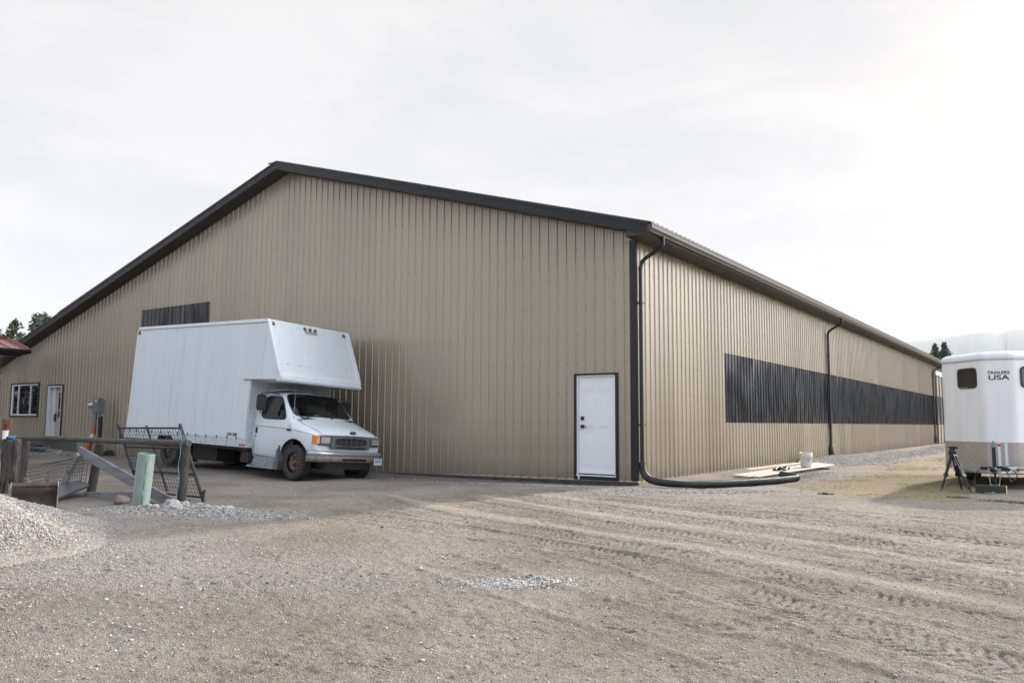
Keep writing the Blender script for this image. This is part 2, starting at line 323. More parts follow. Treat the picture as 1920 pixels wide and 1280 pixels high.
# ------------------------------------------------------------------ ground
def smooth01(x): x = np.clip(x, 0, 1); return x*x*(3-2*x)
def vnoise(x, y, seed=0):          # value noise, vectorised
    xi = np.floor(x).astype(np.int64); yi = np.floor(y).astype(np.int64); fx = x-xi; fy = y-yi
    def hsh(a, b):
        n = (a*374761393 + b*668265263 + seed*1274126177) & 0xffffffff
        n = ((n ^ (n >> 13))*1274126177) & 0xffffffff
        return ((n ^ (n >> 16)) & 0xffff)/65535.0
    u = fx*fx*(3-2*fx); v = fy*fy*(3-2*fy)
    return (hsh(xi, yi)*(1-u)+hsh(xi+1, yi)*u)*(1-v) + (hsh(xi, yi+1)*(1-u)+hsh(xi+1, yi+1)*u)*v
def fbm(x, y, oct=4, seed=0):
    s = 0; a = 0.5; t = 0
    for i in range(oct): s = s + a*vnoise(x*2**i, y*2**i, seed+i*17); t += a; a *= 0.5
    return s/t
def seg_dist(x, y, pts):           # distance to and arc length along a polyline
    best = np.full(x.shape, 1e9); arc = np.zeros(x.shape); side = np.zeros(x.shape); acc = 0
    for (ax, ay), (bx, by) in zip(pts[:-1], pts[1:]):
        dx, dy = bx-ax, by-ay; Ls = math.hypot(dx, dy); t = np.clip(((x-ax)*dx+(y-ay)*dy)/Ls**2, 0, 1)
        d = np.hypot(x-ax-t*dx, y-ay-t*dy); m = d < best
        best = np.where(m, d, best); arc = np.where(m, acc+t*Ls, arc); side = np.where(m, np.sign((x-ax)*dy-(y-ay)*dx), side); acc += Ls
    return best, arc, side
def curve(pts, n=14): return [(p.x, p.y) for p in wp(n, [(a, b, 0) for a, b in pts])]
TRACKS = [  # centre line, half width, tread?  (wheel tracks crossing the yard)
    (curve([(-2.2, -5.2), (-0.3, -6.35), (2.6, -7.25), (4.3, -7.75), (5.6, -8.45), (7.0, -9.0), (10, -10)]), 0.22, 1),
    (curve([(-1.2, -4.6), (0.9, -5.55), (3.0, -6.25), (4.6, -6.75), (6.8, -7.65), (9.5, -8.8)]), 0.22, 1),
    (curve([(-0.5, -3.7), (1.6, -4.5), (3.3, -5.15), (5.2, -5.65), (6.9, -6.45), (9.5, -7.6)]), 0.24, 1),
    (curve([(0.4, -2.8), (2.4, -3.6), (4.4, -4.2), (6.5, -4.9), (9, -5.6)]), 0.22, 0),
    (curve([(-4.5, -4.6), (-1.8, -3.2), (0.8, -2.5), (3.4, -2.9), (7, -3.6)]), 0.2, 0),
    (curve([(-1.0, -7.2), (1.5, -7.6), (3.6, -8.1), (5.0, -8.9), (6.2, -9.6), (8, -10.4)]), 0.26, 1),
    (curve([(2.6, -9.2), (4.2, -9.9), (5.6, -10.4), (7.4, -11)]), 0.24, 1),
    (curve([(1.0, -3.4), (3.1, -4.1), (5.0, -4.6), (7.5, -5.5)]), 0.2, 1)]
BERMS = [curve([(-2.0, -4.95), (0.2, -6.0), (2.9, -6.85), (4.5, -7.3), (6.9, -8.4), (10, -9.6)]),
         curve([(-0.7, -4.1), (1.3, -5.0), (3.2, -5.65), (5.0, -6.15), (7.0, -7.0), (9.5, -8.2)]),
         curve([(-0.2, -3.3), (2.0, -4.05), (3.8, -4.7), (5.8, -5.2), (8.5, -6.3)])]
GP = [  # pale gravel patches: cx, cy, rx, ry, angle, strength
    (3.72, -9.62, 0.52, 0.22, 0.75, .8), (3.1, -9.85, 0.5, 0.22, 0.7, 0.40), (4.3, -9.0, 0.4, 0.18, 0.7, 0.45), (2.8, -10.4, 0.7, 0.35, 0.6, .55), (-2.3, -8.45, 1.5, 0.75, 0.25, 1.0), (1.6, -1.3, 1.7, 0.55, 0.75, .95), (0.9, -0.75, 1.0, 0.5, 0.3, .9),
    (1.2, -9.6, 1.5, 0.8, 0.6, .35), (1.4, -11.2, 1.8, 0.9, 0.6, .5), (0.1, -10.9, 1.4, 0.8, 0.4, .75), (2.2, -12.3, 1.3, 0.7, 0.5, .35), (2.0, 0.6, 1.3, 0.8, 1.2, .8), (-1.3, -1.3, 2.4, 0.6, -0.05, .55), (3.7, -8.55, .4, .18, .7, .35), (-5, -1.5, 3, .7, 0, .35)]
WALL_GR = [(-24, -1.0, 3.6, 0.75, 0, 1.0), (1.2, 13, 1.1, 4.5, 0, 1.0), (1.3, 22, 1.0, 5, 0, .8), (1.5, 33, 1.0, 5, 0, .8), (2.2, 41, 1.2, 2.5, 0, 1), (1.9, 4.6, .9, 2.5, 0, .9)]  # more gravel patches, along the barn walls
def ellmask(x, y, lst, nz):
    o = np.zeros(x.shape)
    for cx, cy, rx, ry, an, st in lst:
        c, s = math.cos(an), math.sin(an); dx, dy = x-cx, y-cy; a = (dx*c+dy*s)/rx; b = (-dx*s+dy*c)/ry
        o = np.maximum(o, st*np.clip(1.35-np.sqrt(a*a+b*b)+(nz-0.5)*1.3, 0, 1))
    return o
def ground_low(x, y):
    z = 0.035*(fbm(x*0.35, y*0.35, 3, 5)-0.5)*np.clip(np.hypot(x-2, y+6)/3, 0, 1)
    z = z - 0.11*np.exp(-((x+5.2)/2.6)**2-((y+1.0)/1.1)**2) - 0.05*np.exp(-((x+4.5)/3.0)**2-((y+0.2)/0.8)**2)      # hollow by the wall
    z = z - 0.07*np.exp(-((x+6.6)/1.0)**2-((y+3.1)/0.9)**2) + 0.05*np.exp(-((x+10.5)/1.6)**2-((y+2.9)/1.2)**2)
    z = z - 0.05*np.exp(-((x+1.2)/1.6)**2-((y)/0.8)**2)
    z = z + 0.16*np.exp(-((x+23.8)/2.6)**2-((y+0.3)/0.55)**2)
    z = z + 0.16*np.exp(-((x-0.55)/0.6)**2-((y-13.5)/2.4)**2) + 0.10*np.exp(-((x-0.5)/0.6)**2-((y-20)/3.5)**2)+ 0.14*np.exp(-((x-0.9)/0.6)**2-((y-41)/1.0)**2)
    z = z + 0.05*np.exp(-((x+2.4)/0.9)**2-((y+8.15)/0.4)**2)
    z = np.where(y > 60, z + 0*x, z)
    return z
def ground_full(x, y):
    nz = fbm(x*1.6, y*1.6, 4, 3); g = np.maximum(ellmask(x, y, GP, nz), ellmask(x, y, WALL_GR, nz))
    near = np.clip(1.5 - np.hypot(x-4, y+8)/14, 0, 1)
    z = ground_low(x, y); dust = np.zeros(x.shape); tread = np.zeros(x.shape)
    for k, (pts, hw, tr) in enumerate(TRACKS):
        d, s, sd = seg_dist(x, y, pts); w = hw*(0.9+0.3*vnoise(s*0.8, s*0+k, 9)); m = smooth01((w-d)/0.06)
        z = z - 0.005*m
        if tr:
            lat = d*sd; ph = s/0.088 + np.abs(lat)*7.0 + (vnoise(s*3, lat*6, k)-0.5)*1.1
            lug = smooth01(np.abs((ph % 1.0)-0.5)*12-3.4); brk = smooth01((vnoise(s*9, lat*16, 40+k)-0.26)*5)*smooth01((fbm(x*1.1, y*1.1, 3, 60+k)-.31)*7)
            z = z - 0.0115*m*lug*brk; tread = np.maximum(tread, m*(0.12+0.88*lug*brk))
        z = z + 0.012*np.exp(-((d-w-0.05)/0.05)**2)
    for k, pts in enumerate(BERMS):
        d, s, sd = seg_dist(x, y, pts); w = 0.13*(0.5+0.9*vnoise(s*0.7, s*0+k, 21)); m = np.exp(-(d/w)**2)
        z = z + 0.006*m; dust = np.maximum(dust, m*(0.55+0.45*vnoise(x*3, y*3, 77)))
    rough = fbm(x*9, y*9, 4, 31)-0.5; rough2 = fbm(x*28, y*28, 3, 61)-0.5
    z = z + near*(0.012*rough + 0.014*rough2 + np.clip(near-.2, 0, 1)*0.007*(rng.random(x.shape)-0.5))*(1-0.6*np.clip(dust, 0, 1)) + near*g*0.008*(rough2*2)
    cl = smooth01((fbm(x*3.1, y*3.1, 3, 99)-0.56)*9)                # clods
    z = z + near*cl*0.008*smooth01((fbm(x*16, y*16, 2, 12)-0.45)*5)
    # dry grass on the right and behind
    line = 3.0 + 0.35*(nz-0.5)*3 + np.clip((y-0.5)*-0.9, -0.6, 2.0)
    gr = smooth01((x - (2.55 + np.where(y < 0.6, (0.6-y)*2.0, 0) + (nz-0.5)*1.4))/0.5)*smooth01((y+0.9 + (nz-.5)*1.5)/0.5)
    gr = gr*np.where(x > 5.6, smooth01((y-4)/3), 1)*smooth01(1.2-(x-3)*0.2*np.clip(3-y, 0, 1))
    return z, np.clip(g, 0, 1), np.clip(dust, 0, 1), np.clip(gr, 0, 1), np.clip(tread, 0, 1)
def axis_pts(fine0, fine1, step, grow, far0, far1):
    a = list(np.arange(fine0, fine1, step)); p = a[-1]; st = step
    while p < far1: st *= grow; p += st; a.append(p)
    p = a[0]; st = step; b = []
    while p > far0: st *= grow; p -= st; b.append(p)
    return np.array(b[::-1]+a)
gx = axis_pts(-2.6, 8.2, 0.0135, 1.03, -8300, 8300); gy = axis_pts(-12.6, -3.6, 0.0125, 1.03, -8300, 8300)
X, Y = np.meshgrid(gx, gy); Z, mg, md, mgr, mt = ground_full(X, Y)
far = np.hypot(X, Y) > 120; Z = np.where(far, 0, Z)
nxg, nyg = len(gx), len(gy); me = bpy.data.meshes.new('ground')
co = np.stack([X, Y, Z], -1).reshape(-1, 3).astype(np.float32); idx = np.arange(nxg*nyg).reshape(nyg, nxg)
q = np.stack([idx[:-1, :-1], idx[:-1, 1:], idx[1:, 1:], idx[1:, :-1]], -1).reshape(-1, 4)
me.vertices.add(len(co)); me.vertices.foreach_set('co', co.ravel()); me.loops.add(q.size); me.loops.foreach_set('vertex_index', q.ravel().astype(np.int32))
me.polygons.add(len(q)); me.polygons.foreach_set('loop_start', np.arange(0, q.size, 4, dtype=np.int32)); me.polygons.foreach_set('use_smooth', np.ones(len(q), bool))
at = me.color_attributes.new('mask', 'FLOAT_COLOR', 'POINT'); at.data.foreach_set('color', np.stack([mg, md, mgr, mt], -1).reshape(-1).astype(np.float32))
me.update(); me.validate()
ground = bpy.data.objects.new('ground', me); COL.objects.link(ground); tag(ground, kind='structure')
def ground_mat():
    m = bpy.data.materials.new('yard_dirt'); m.use_nodes = True; t = m.node_tree; b = t.nodes['Principled BSDF']; b.inputs['Roughness'].default_value = 0.95; b.inputs['Specular IOR Level'].default_value = 0.2
    tc = N(t, 'ShaderNodeTexCoord'); P = tc.outputs['Object']
    at = N(t, 'ShaderNodeVertexColor', layer_name='mask'); sp = N(t, 'ShaderNodeSeparateColor'); L(t, at.outputs[0], sp.inputs[0])
    gm, dm, rm, tm = sp.outputs[0], sp.outputs[1], sp.outputs[2], at.outputs['Alpha']
    n1 = N(t, 'ShaderNodeTexNoise', i_Scale=0.55, i_Detail=6.0, i_Roughness=0.6); L(t, P, n1.inputs['Vector'])
    n2 = N(t, 'ShaderNodeTexNoise', i_Scale=7.0, i_Detail=12.0, i_Roughness=0.75); L(t, P, n2.inputs['Vector'])
    n3 = N(t, 'ShaderNodeTexNoise', i_Scale=60.0, i_Detail=6.0, i_Roughness=0.8); L(t, P, n3.inputs['Vector'])
    c = mixc(t, ramp(t, n1.outputs[0], [(0.40, 0.0), (0.58, 1.0)]), (0.210, 0.176, 0.143), (0.298, 0.259, 0.224))
    c = mixc(t, ramp(t, n2.outputs[0], [(0.36, 0.55), (0.56, 0.0)]), c, (0.135, 0.118, 0.101))
    c = mixc(t, math_n(t, 'MULTIPLY', tm, 0.45), c, (0.11, 0.095, 0.08))
    c = mixc(t, math_n(t, 'MULTIPLY', dm, 0.75), c, (0.385, 0.335, 0.280))
    gravc = mixc(t, ramp(t, n3.outputs[0], [(0.35, 0.0), (0.65, 1.0)]), (0.16, 0.15, 0.14), (0.42, 0.395, 0.37))
    c = mixc(t, math_n(t, 'MULTIPLY', gm, 0.85), c, gravc)
    n4 = N(t, 'ShaderNodeTexNoise', i_Scale=1.7, i_Detail=9.0, i_Roughness=0.72); L(t, P, n4.inputs['Vector'])
    grass = mixc(t, ramp(t, n4.outputs[0], [(0.45, 0.0), (0.58, 1.0)]), (0.28, 0.205, 0.140), (0.275, 0.262, 0.115))
    grass = mixc(t, ramp(t, n2.outputs[0], [(0.40, 0.6), (0.55, 0.0)]), grass, (0.13, 0.10, 0.07))
    c = mixc(t, math_n(t, 'MULTIPLY', rm, 0.9), c, grass)
    for sc, lo, hi, amt in ((150, 0.20, 0.36, 0.85), (70, 0.16, 0.28, 0.85), (30, 0.08, 0.14, 0.85)):      # small stones
        v = N(t, 'ShaderNodeTexVoronoi', i_Scale=float(sc)); L(t, P, v.inputs['Vector'])
        f = ramp(t, v.outputs['Distance'], [(lo, 1.0), (hi, 0.0)])
        s3 = N(t, 'ShaderNodeSeparateColor'); L(t, v.outputs['Color'], s3.inputs[0])
        stone = ramp(t, s3.outputs[0], [(0.0, (0.06, 0.055, 0.052)), (0.35, (0.16, 0.145, 0.13)), (0.62, (0.30, 0.275, 0.25)), (0.85, (0.46, 0.43, 0.40)), (1.0, (0.60, 0.57, 0.54))])
        keep = math_n(t, 'GREATER_THAN', s3.outputs[1], 0.45)
        c = mixc(t, math_n(t, 'MULTIPLY', math_n(t, 'MULTIPLY', f, keep), amt), c, stone)
    L(t, c, b.inputs['Base Color'])
    v = N(t, 'ShaderNodeTexVoronoi', i_Scale=75.0); L(t, P, v.inputs['Vector'])
    hh = math_n(t, 'ADD', math_n(t, 'MULTIPLY', n3.outputs[0], 0.8), math_n(t, 'MULTIPLY', ramp(t, v.outputs['Distance'], [(0.0, 1.0), (0.5, 0.0)]), 0.6))
    hh = math_n(t, 'ADD', hh, math_n(t, 'MULTIPLY', n2.outputs[0], 2.0))
    bp = N(t, 'ShaderNodeBump', i_Strength=1.0, i_Distance=0.02); L(t, hh, bp.inputs['Height']); L(t, bp.outputs[0], b.inputs['Normal'])
    return m
me.materials.append(ground_mat())
def gz(x, y): return float(ground_low(np.array([float(x)]), np.array([float(y)]))[0])

# hills on the horizon
def hill(name, pts, thick, seed):
    mb = MB(); n = 160; rows = 14; vs = []
    P = [Vector(p) for p in wp(40, pts)]; n = len(P)
    for j in range(rows+1):
        t = j/rows
        for i, p in enumerate(P):
            u = Vector((p.x, p.y, 0)).normalized(); prof = math.sin(t*math.pi*0.5)**0.9
            h = p.z*prof; h += p.z*0.05*(float(fbm(np.array([i*0.06]), np.array([j*0.5]), 3, seed)[0])-0.5)*2*t*(1-t)
            h += 7*(float(fbm(np.array([i*1.3]), np.array([0.5]), 2, seed+3)[0])-0.5)*(1 if j == rows else 0)
            q = Vector((p.x, p.y, 0)) + u*(thick*(t-1)); vs.append((q.x, q.y, h - 2))
    mb.add(vs, [(j*n+i, j*n+i+1, (j+1)*n+i+1, (j+1)*n+i) for j in range(rows) for i in range(n-1)], 0, True)
    # back side so the ridge is a closed landform
    o = len(mb.v); back = [(vs[rows*n+i][0]*1.25, vs[rows*n+i][1]*1.25, -2) for i in range(n)]
    mb.add([vs[rows*n+i] for i in range(n)] + back, [(i, i+1, n+i+1, n+i) for i in range(n-1)], 0, True)
    return tag(mb.build(name, M['hill']), kind='structure')
def polar(u_px, dist, elev):    # bearing given by the direction's tangent from the camera heading
    a = math.atan((u_px-960)/FPX); d = h_*math.cos(a) + r_*math.sin(a); return (CAM.x + d.x*dist, CAM.y + d.y*dist, CAM.z + dist*math.tan(D(elev)))
hill('hills', [polar(1300, 6110, 2.6), polar(1500, 5875, 3.9), polar(1640, 5757, 4.6), polar(1720, 5640, 5.0), polar(1760, 5640, 5.15), polar(1800, 5640, 5.32), polar(1850, 5640, 5.45), polar(1885, 5640, 5.35), polar(1915, 5640, 5.5), polar(2050, 5640, 5.55), polar(2400, 5640, 5.3), polar(3200, 5875, 4.4), polar(5200, 6110, 3)], 2500, 4)
hill('hills', [polar(900, 6815, 2.2), polar(1300, 6580, 4.0), polar(1560, 6462, 4.9), polar(1700, 6345, 5.14), polar(1760, 6345, 5.18), polar(1900, 6345, 4.9), polar(2400, 6345, 4.0)], 2200, 9)

# ------------------------------------------------------------------ the metal barn
RX, RZ, SL = -10.83, 8.18, 0.2917          # ridge line and slope (wall top)
XL, LEN = -27.86, 61.0
def rake(x): return RZ - SL*abs(x-RX)
def ribs(s0, s1, phase, pitch=0.2286, extra=()):
    pr = [(-.027, 0), (-.012, .022), (.012, .022), (.027, 0), (.062, 0), (.070, .0045), (.084, .0045), (.092, 0), (.137, 0), (.145, .0045), (.159, .0045), (.167, 0)]
    out = []; k = math.floor((s0-phase)/pitch)-1
    while phase + k*pitch < s1 + pitch:
        for a, h in pr: out.append((phase+k*pitch+a, h))
        k += 1
    def hat(s):
        for (a, ha), (b, hb) in zip(out[:-1], out[1:]):
            if a <= s <= b: return ha + (hb-ha)*(s-a)/(b-a)
        return 0
    ex = [(s, hat(s)) for s in list(extra)+[s0, s1]]
    return sorted([p for p in out if s0 < p[0] < s1] + ex)
def cwall(fn, bps, zlo, zhi, holes, panels):
    tanm, darkm = MB(), MB()
    for (a, ha), (b, hb) in zip(bps[:-1], bps[1:]):
        if b-a < 1e-6: continue
        mid = (a+b)/2; cuts = [(z0, z1, None) for s0, s1, z0, z1 in holes if s0 < mid < s1] + [(z0, z1, darkm) for s0, s1, z0, z1 in panels if s0 < mid < s1]
        cuts.sort(key=lambda c: c[0]); lo = (zlo(a), zlo(b)); hi = (zhi(a), zhi(b)); cur = lo
        def quad(m, l, h, off=0):
            m.add([fn(a, ha+off, l[0]), fn(b, hb+off, l[1]), fn(b, hb+off, h[1]), fn(a, ha+off, h[0])], [(0, 1, 2, 3)])
        for z0, z1, m in cuts:
            if z0 > cur[0]: quad(tanm, cur, (z0, z0))
            if m is not None: quad(m, (z0, z0), (z1, z1), 0.002)
            cur = (max(z1, cur[0]), max(z1, cur[1]))
        quad(tanm, cur, hi)
    return tanm, darkm
def screws(mb, fn, pts):
    for s, z in pts:
        r = 0.0105
        c = [fn(s-r, .001, z-r), fn(s+r, .001, z-r), fn(s+r, .001, z+r), fn(s-r, .001, z+r), fn(s-r*.5, .007, z-r*.5), fn(s+r*.5, .007, z-r*.5), fn(s+r*.5, .007, z+r*.5), fn(s-r*.5, .007, z+r*.5)]
        mb.add(c, [(4, 5, 6, 7), (0, 1, 5, 4), (1, 2, 6, 5), (2, 3, 7, 6), (3, 0, 4, 7)], 1)
barn = thing('metal_barn', 'long tan corrugated metal barn with dark roof edges and a low gable facing the yard', 'barn', (0, 0, 0))
fg = lambda s, h, z: (s, -h, z)
fs = lambda s, h, z: (h, s, z)
def zb_g(x): return 0.46 if x < -21.80 else (0.03 + 0.01*x if x > -7 else -0.04)
RD = (-1.445, -0.425, 0.035, 2.208); LD = (-23.985, -22.83, 0.465, 2.455); LW = (-26.86, -24.62, 1.27, 2.57); GP1 = (-18.0, -14.28, 3.05, 4.79)
gb = ribs(XL, 0, -0.287, extra=(-21.80001, -21.79999, RD[0], RD[1], LD[0], LD[1], LW[0], LW[1], GP1[0], GP1[1], RX))
ZT = 8.22
tanm, darkm = cwall(fg, gb, zb_g, lambda x: rake(x)+0.03, [RD, LD, LW], [GP1])
pts = []
for k in range(122):
    x = -0.2381 - 0.2286*k
    for row in (-1.5*2.6667, -5, -3.5, -2, -1, 0, 1, 2, 3, 4, 5, 5.9):
        z = 1.2 + (4-row)*0.6096 if row != 5.9 else zb_g(x)+.05
        if z > rake(x)-0.08 or z < zb_g(x)+.03: continue
        if any(a-.03 < x < b+.03 and c-.05 < z < d+.05 for a, b, c, d in (RD, LD, LW, GP1)): continue
        pts.append((x, z))
screws(tanm, fg, pts)
gw = tanm.build('gable_wall', [M['tan'], M['screw']], barn)
darkm.build('dark_panel', M['dark_panel'], barn)
SP = (4.93, 55.0, 1.214, 2.955); GD = (40.95, 46.6, 0.02, 4.5)
sb = ribs(0, LEN, 0.412, extra=(SP[0], SP[1], GD[0], GD[1]))
tanm, darkm = cwall(fs, sb, lambda y: 0.03, lambda y: 4.90, [], [SP])
pts = [(0.358+0.2286*k, 1.2+(4-r)*.6096) for k in range(264) for r in (-2, -1, 0, 1, 2, 3, 4, 5) if not (SP[0] < 0.358+.2286*k < SP[1] and 1.2 < 1.2+(4-r)*.6096 < 2.97)]
screws(tanm, fs, pts)
tanm.build('side_wall', [M['tan'], M['screw']], barn)
darkm.build('dark_panel', M['dark_panel'], barn)
m = MB(); m.add([(XL, LEN, 0), (0, LEN, 0), (0, LEN, 4.9), (RX, LEN, RZ), (XL, LEN, rake(XL))], [(4, 3, 2, 1, 0)]).add([(XL, 0, 0), (XL, LEN, 0), (XL, LEN, rake(XL)), (XL, 0, rake(XL))], [(0, 3, 2, 1)]).build('rear_wall', M['tan'], barn)
# thin returns so wall ends are closed
m = MB().box((-0.135, -0.026, 0.05), (0.028, -0.0001, 4.90)).box((-0.0001, -0.0259, 0.05), (0.0279, 0.018, 4.899)).build('corner_trim', M['trim'], barn)
m = MB()      # base flashing and boards under the metal
m.box((-7.0, -0.034, -0.075), (-0.02, 0.004, -0.045)); m.v = []; m.f = []; m.m = []; m.sm = []
for i in range(14):
    x0, x1 = -7+i*.5, -6.5+i*.5
    if -1.47 < x0+.25 < -.4: pass
    za, zb2 = zb_g(x0+1e-4), zb_g(x1-1e-4)
    m.add([(x0, -.016, za-.010), (x1, -.016, zb2-.010), (x1, -.001, zb2+.028), (x0, -.001, za+.028), (x0, .0, za-.010), (x1, .0, zb2-.010)], [(0, 1, 2, 3), (4, 5, 1, 0)])
m.add([(-21.8, -.016, -.050), (-7, -.016, -.050), (-7, -.001, -.012), (-21.8, -.001, -.012), (-21.8, 0, -.050), (-7, 0, -.050)], [(0, 1, 2, 3), (4, 5, 1, 0)])
m.add([(.014, -.016, .014), (.014, LEN, .014), (.001, LEN, .050), (.001, -.016, .050), (0, -.016, .014), (0, LEN, .014)], [(0, 1, 2, 3), (4, 5, 1, 0)])
m.build('base_flashing', M['tan'], barn)
m = MB()
xs = [-21.8, -17, -12.4, -9.2, -5.9, -3.6, -2.3, -1.1, -0.012]
for a, b in zip(xs[:-1], xs[1:]): m.box((a, -0.012, -0.30), (b-.006, 0.03, zb_g((a+b)/2 if a > -7 else a+.01)+.0))
m.build('base_board', M['darklumber'], barn)
m = MB()
for i in range(17): m.box((-0.03, 0.03+i*3.6, -0.20), (0.012, 0.03+i*3.6+3.592, 0.045))
m.build('base_board', M['lumber'], barn)
MB().box((XL, -0.006, 0.0), (-21.8, 0.02, 0.46)).box((-21.83, -0.03, -0.1), (-21.74, -0.006, 0.47)).build('foundation_skirt', mat('grey_skirting', (0.13, .125, .12), .8, 0, .2, 4), barn)
# roof: ribbed right slope, plain left slope, both 30 mm thick
EX, EY = 0.50, -0.45; RT = 8.413
def rz_(x, y=0): return RT - SL*abs(x-RX)
m = MB(); rb = [(EY-.03, 0)] + [p for p in ribs(EY, LEN+.4, 0.1)] ; 
for (a, ha), (b, hb) in zip(rb[:-1], rb[1:]):
    m.add([(RX, a, RT+ha+.012), (EX+.07, a, rz_(EX+.07)+ha+.012), (EX+.07, b, rz_(EX+.07)+hb+.012), (RX, b, RT+hb+.012)], [(0, 1, 2, 3)])
    m.add([(EX+.07, a, rz_(EX+.07)-.004), (EX+.07, b, rz_(EX+.07)-.004), (EX+.07, b, rz_(EX+.07)+hb+.012), (EX+.07, a, rz_(EX+.07)+ha+.012)], [(0, 1, 2, 3)])
m.prism([(RX, RT-.012), (EX+.06, rz_(EX+.06)-.012), (EX+.06, rz_(EX+.06)+.006), (RX, RT+.006), (-22.6, rz_(-22.6)+.040), (-22.6, rz_(-22.6)-.012)], 'y', EY-.028, LEN+.4)
m.prism([(-22.6, rz_(-22.6)-.012), (-22.6, rz_(-22.6)+.006), (-28.4, rz_(-28.4)+.006), (-28.4, rz_(-28.4)-.012)], 'y', EY-.027, LEN+.4)
m.build('roof', M['roof'], barn)
m = MB().beam((RX-.16, EY-.03, RT-.02), (RX-.16, LEN+.4, RT-.02), .34, .015).build('ridge_cap', M['roof'], barn)
m = MB()      # rake boards, front
m.prism([(RX, RT-.235), (EX-.0, rz_(EX)-.235), (EX, rz_(EX)-.013), (RX, RT-.013)], 'y', EY-.02, EY+.0)
m.prism([(RX, RT-.235), (RX, RT-.013), (-28.4, rz_(-28.4)-.013), (-28.4, rz_(-28.4)-.235)], 'y', EY-.02, EY+.0)
m.prism([(RX, RT-.06), (EX, rz_(EX)-.06), (EX, rz_(EX)-.014), (RX, RT-.014)], 'y', EY-.034, EY-.0203)
m.prism([(RX, RT-.06), (RX, RT-.014), (-28.4, rz_(-28.4)-.014), (-28.4, rz_(-28.4)-.06)], 'y', EY-.034, EY-.0203)
m.box((EX-.035, EY+.0, 4.875), (EX-.01, LEN+.4, rz_(EX)-.02))
m.build('fascia', M['trim'], barn)
m = MB()      # soffits with vee grooves
nsl = 150
for i in range(nsl):          # gable soffit boards, sloping with the roof
    x0 = XL-.5+(EX-XL+.5)*i/nsl; x1 = XL-.5+(EX-XL+.5)*(i+1)/nsl
    if x0 < RX < x1: pieces = [(x0, RX), (RX, x1)]
    else: pieces = [(x0, x1)]
    for a, b in pieces:
        dz = -.232; m.add([(a, EY+.001, rz_(a)+dz), (b-.012, EY+.001, rz_(b-.012)+dz), (b-.012, .001, rz_(b-.012)+dz), (a, .001, rz_(a)+dz), (b, EY+.001, rz_(b)+dz+.012), (b, .001, rz_(b)+dz+.012)], [(0, 3, 2, 1), (1, 2, 5, 4)])
for i in range(int(LEN/.10)):
    y0 = -.0+i*.10; y1 = y0+.10
    m.add([(0, y0, 4.872), (EX-.02, y0, 4.872), (EX-.02, y1-.012, 4.872), (0, y1-.012, 4.872), (0, y1, 4.882), (EX-.02, y1, 4.882)], [(0, 3, 2, 1), (3, 5, 4), (3, 2, 5)])
m.add([(0.0, EY, 4.873), (EX-.02, EY, 4.873), (EX-.02, 0, 4.873), (0.0, 0, 4.873), (0, EY, 5.05), (0, 0, 5.05)], [(0, 3, 2, 1), (0, 4, 5, 3)])
m.add([(0.0, EY-.0005, 4.873), (EX-.02, EY-.0005, 4.873), (EX-.02, EY-.0005, 5.0), (0.0, EY-.0005, 5.0)], [(0, 1, 2, 3)])
m.build('soffit', M['soffit'], barn)
# gutter along the side eave
gp = [(.492, 4.91), (.545, 4.905), (.56, 4.95), (.588, 4.985), (.592, 5.055), (.604, 5.058), (.604, 5.068), (.585, 5.068), (.578, 4.99), (.552, 4.957), (.54, 4.913), (.496, 4.918), (.496, 5.06), (.492, 5.06)]
m = MB(); ys = [EY-.03, 9.14, 12.9, 20.1, 28.4, 37.5, 47, 57, LEN+.42]
for a, b in zip(ys[:-1], ys[1:]):
    m.prism(gp, 'y', a, b-.004); m.prism([(x+(.002 if x > .52 else 0), z-(.003 if z < 5 else 0)) for x, z in gp], 'y', b-.07, b-.001)
m.add([(.492, EY-.031, 4.91), (.545, EY-.031, 4.905), (.588, EY-.031, 4.985), (.592, EY-.031, 5.06), (.492, EY-.031, 5.06)], [(0, 1, 2, 3, 4)])
m.build('gutter', M['gutter'], barn)
def downspout(y, ylow, foot):
    m = MB(); P = wp(4, [(.535, y, 4.93), (.535, y, 4.80), (.50, y-.01, 4.70), (.20, y-.06, 4.52), (.11, y-.09, 4.42), (.085, y-.10, 4.30)])
    m.tube(P + [Vector((.085, y-.10, 4.2)), Vector((.085, ylow, foot))], .042, 8)
    for z in (3.6, 1.15): m.box((.02, y-.17, z-.015), (.135, y-.03, z+.015))
    m.tube([(.085, y-.1, 4.33), (.085, y-.1, 4.28)], .048, 8); m.tube([(.085, y-.1, 2.95), (.085, y-.1, 2.90)], .047, 8)
    return m
d = downspout(.13, .03, .30).build('downspout', M['trim'], barn)
d2 = downspout(15.1, 14.95, .35); d2.build('downspout', M['trim'], barn)
m = MB(); m.tube([(.085, 14.95, .50), (.09, 14.95, .38), (.11, 14.94, .2), (.13, 14.93, 0.02)], [.05, .085, .10, .10], 14); b_ = m.build('boot', M['plasticpipe'], barn)
d3 = downspout(40.2, 40.0, .10).build('downspout', M['trim'], barn)
MB().tube([(.09, 40, .55), (.10, 40, .12)], .08, 12).build('boot', M['plasticpipe'], barn)
# exposed rafter-tail edge of the small peak wire
MB().tube(wp(6, [(-9.95, -.44, 8.02), (-9.7, -.3, 7.86), (-9.5, -.1, 7.81), (-9.2, -.03, 7.62)]), .008, 5).build('cable', M['alurail'], barn)
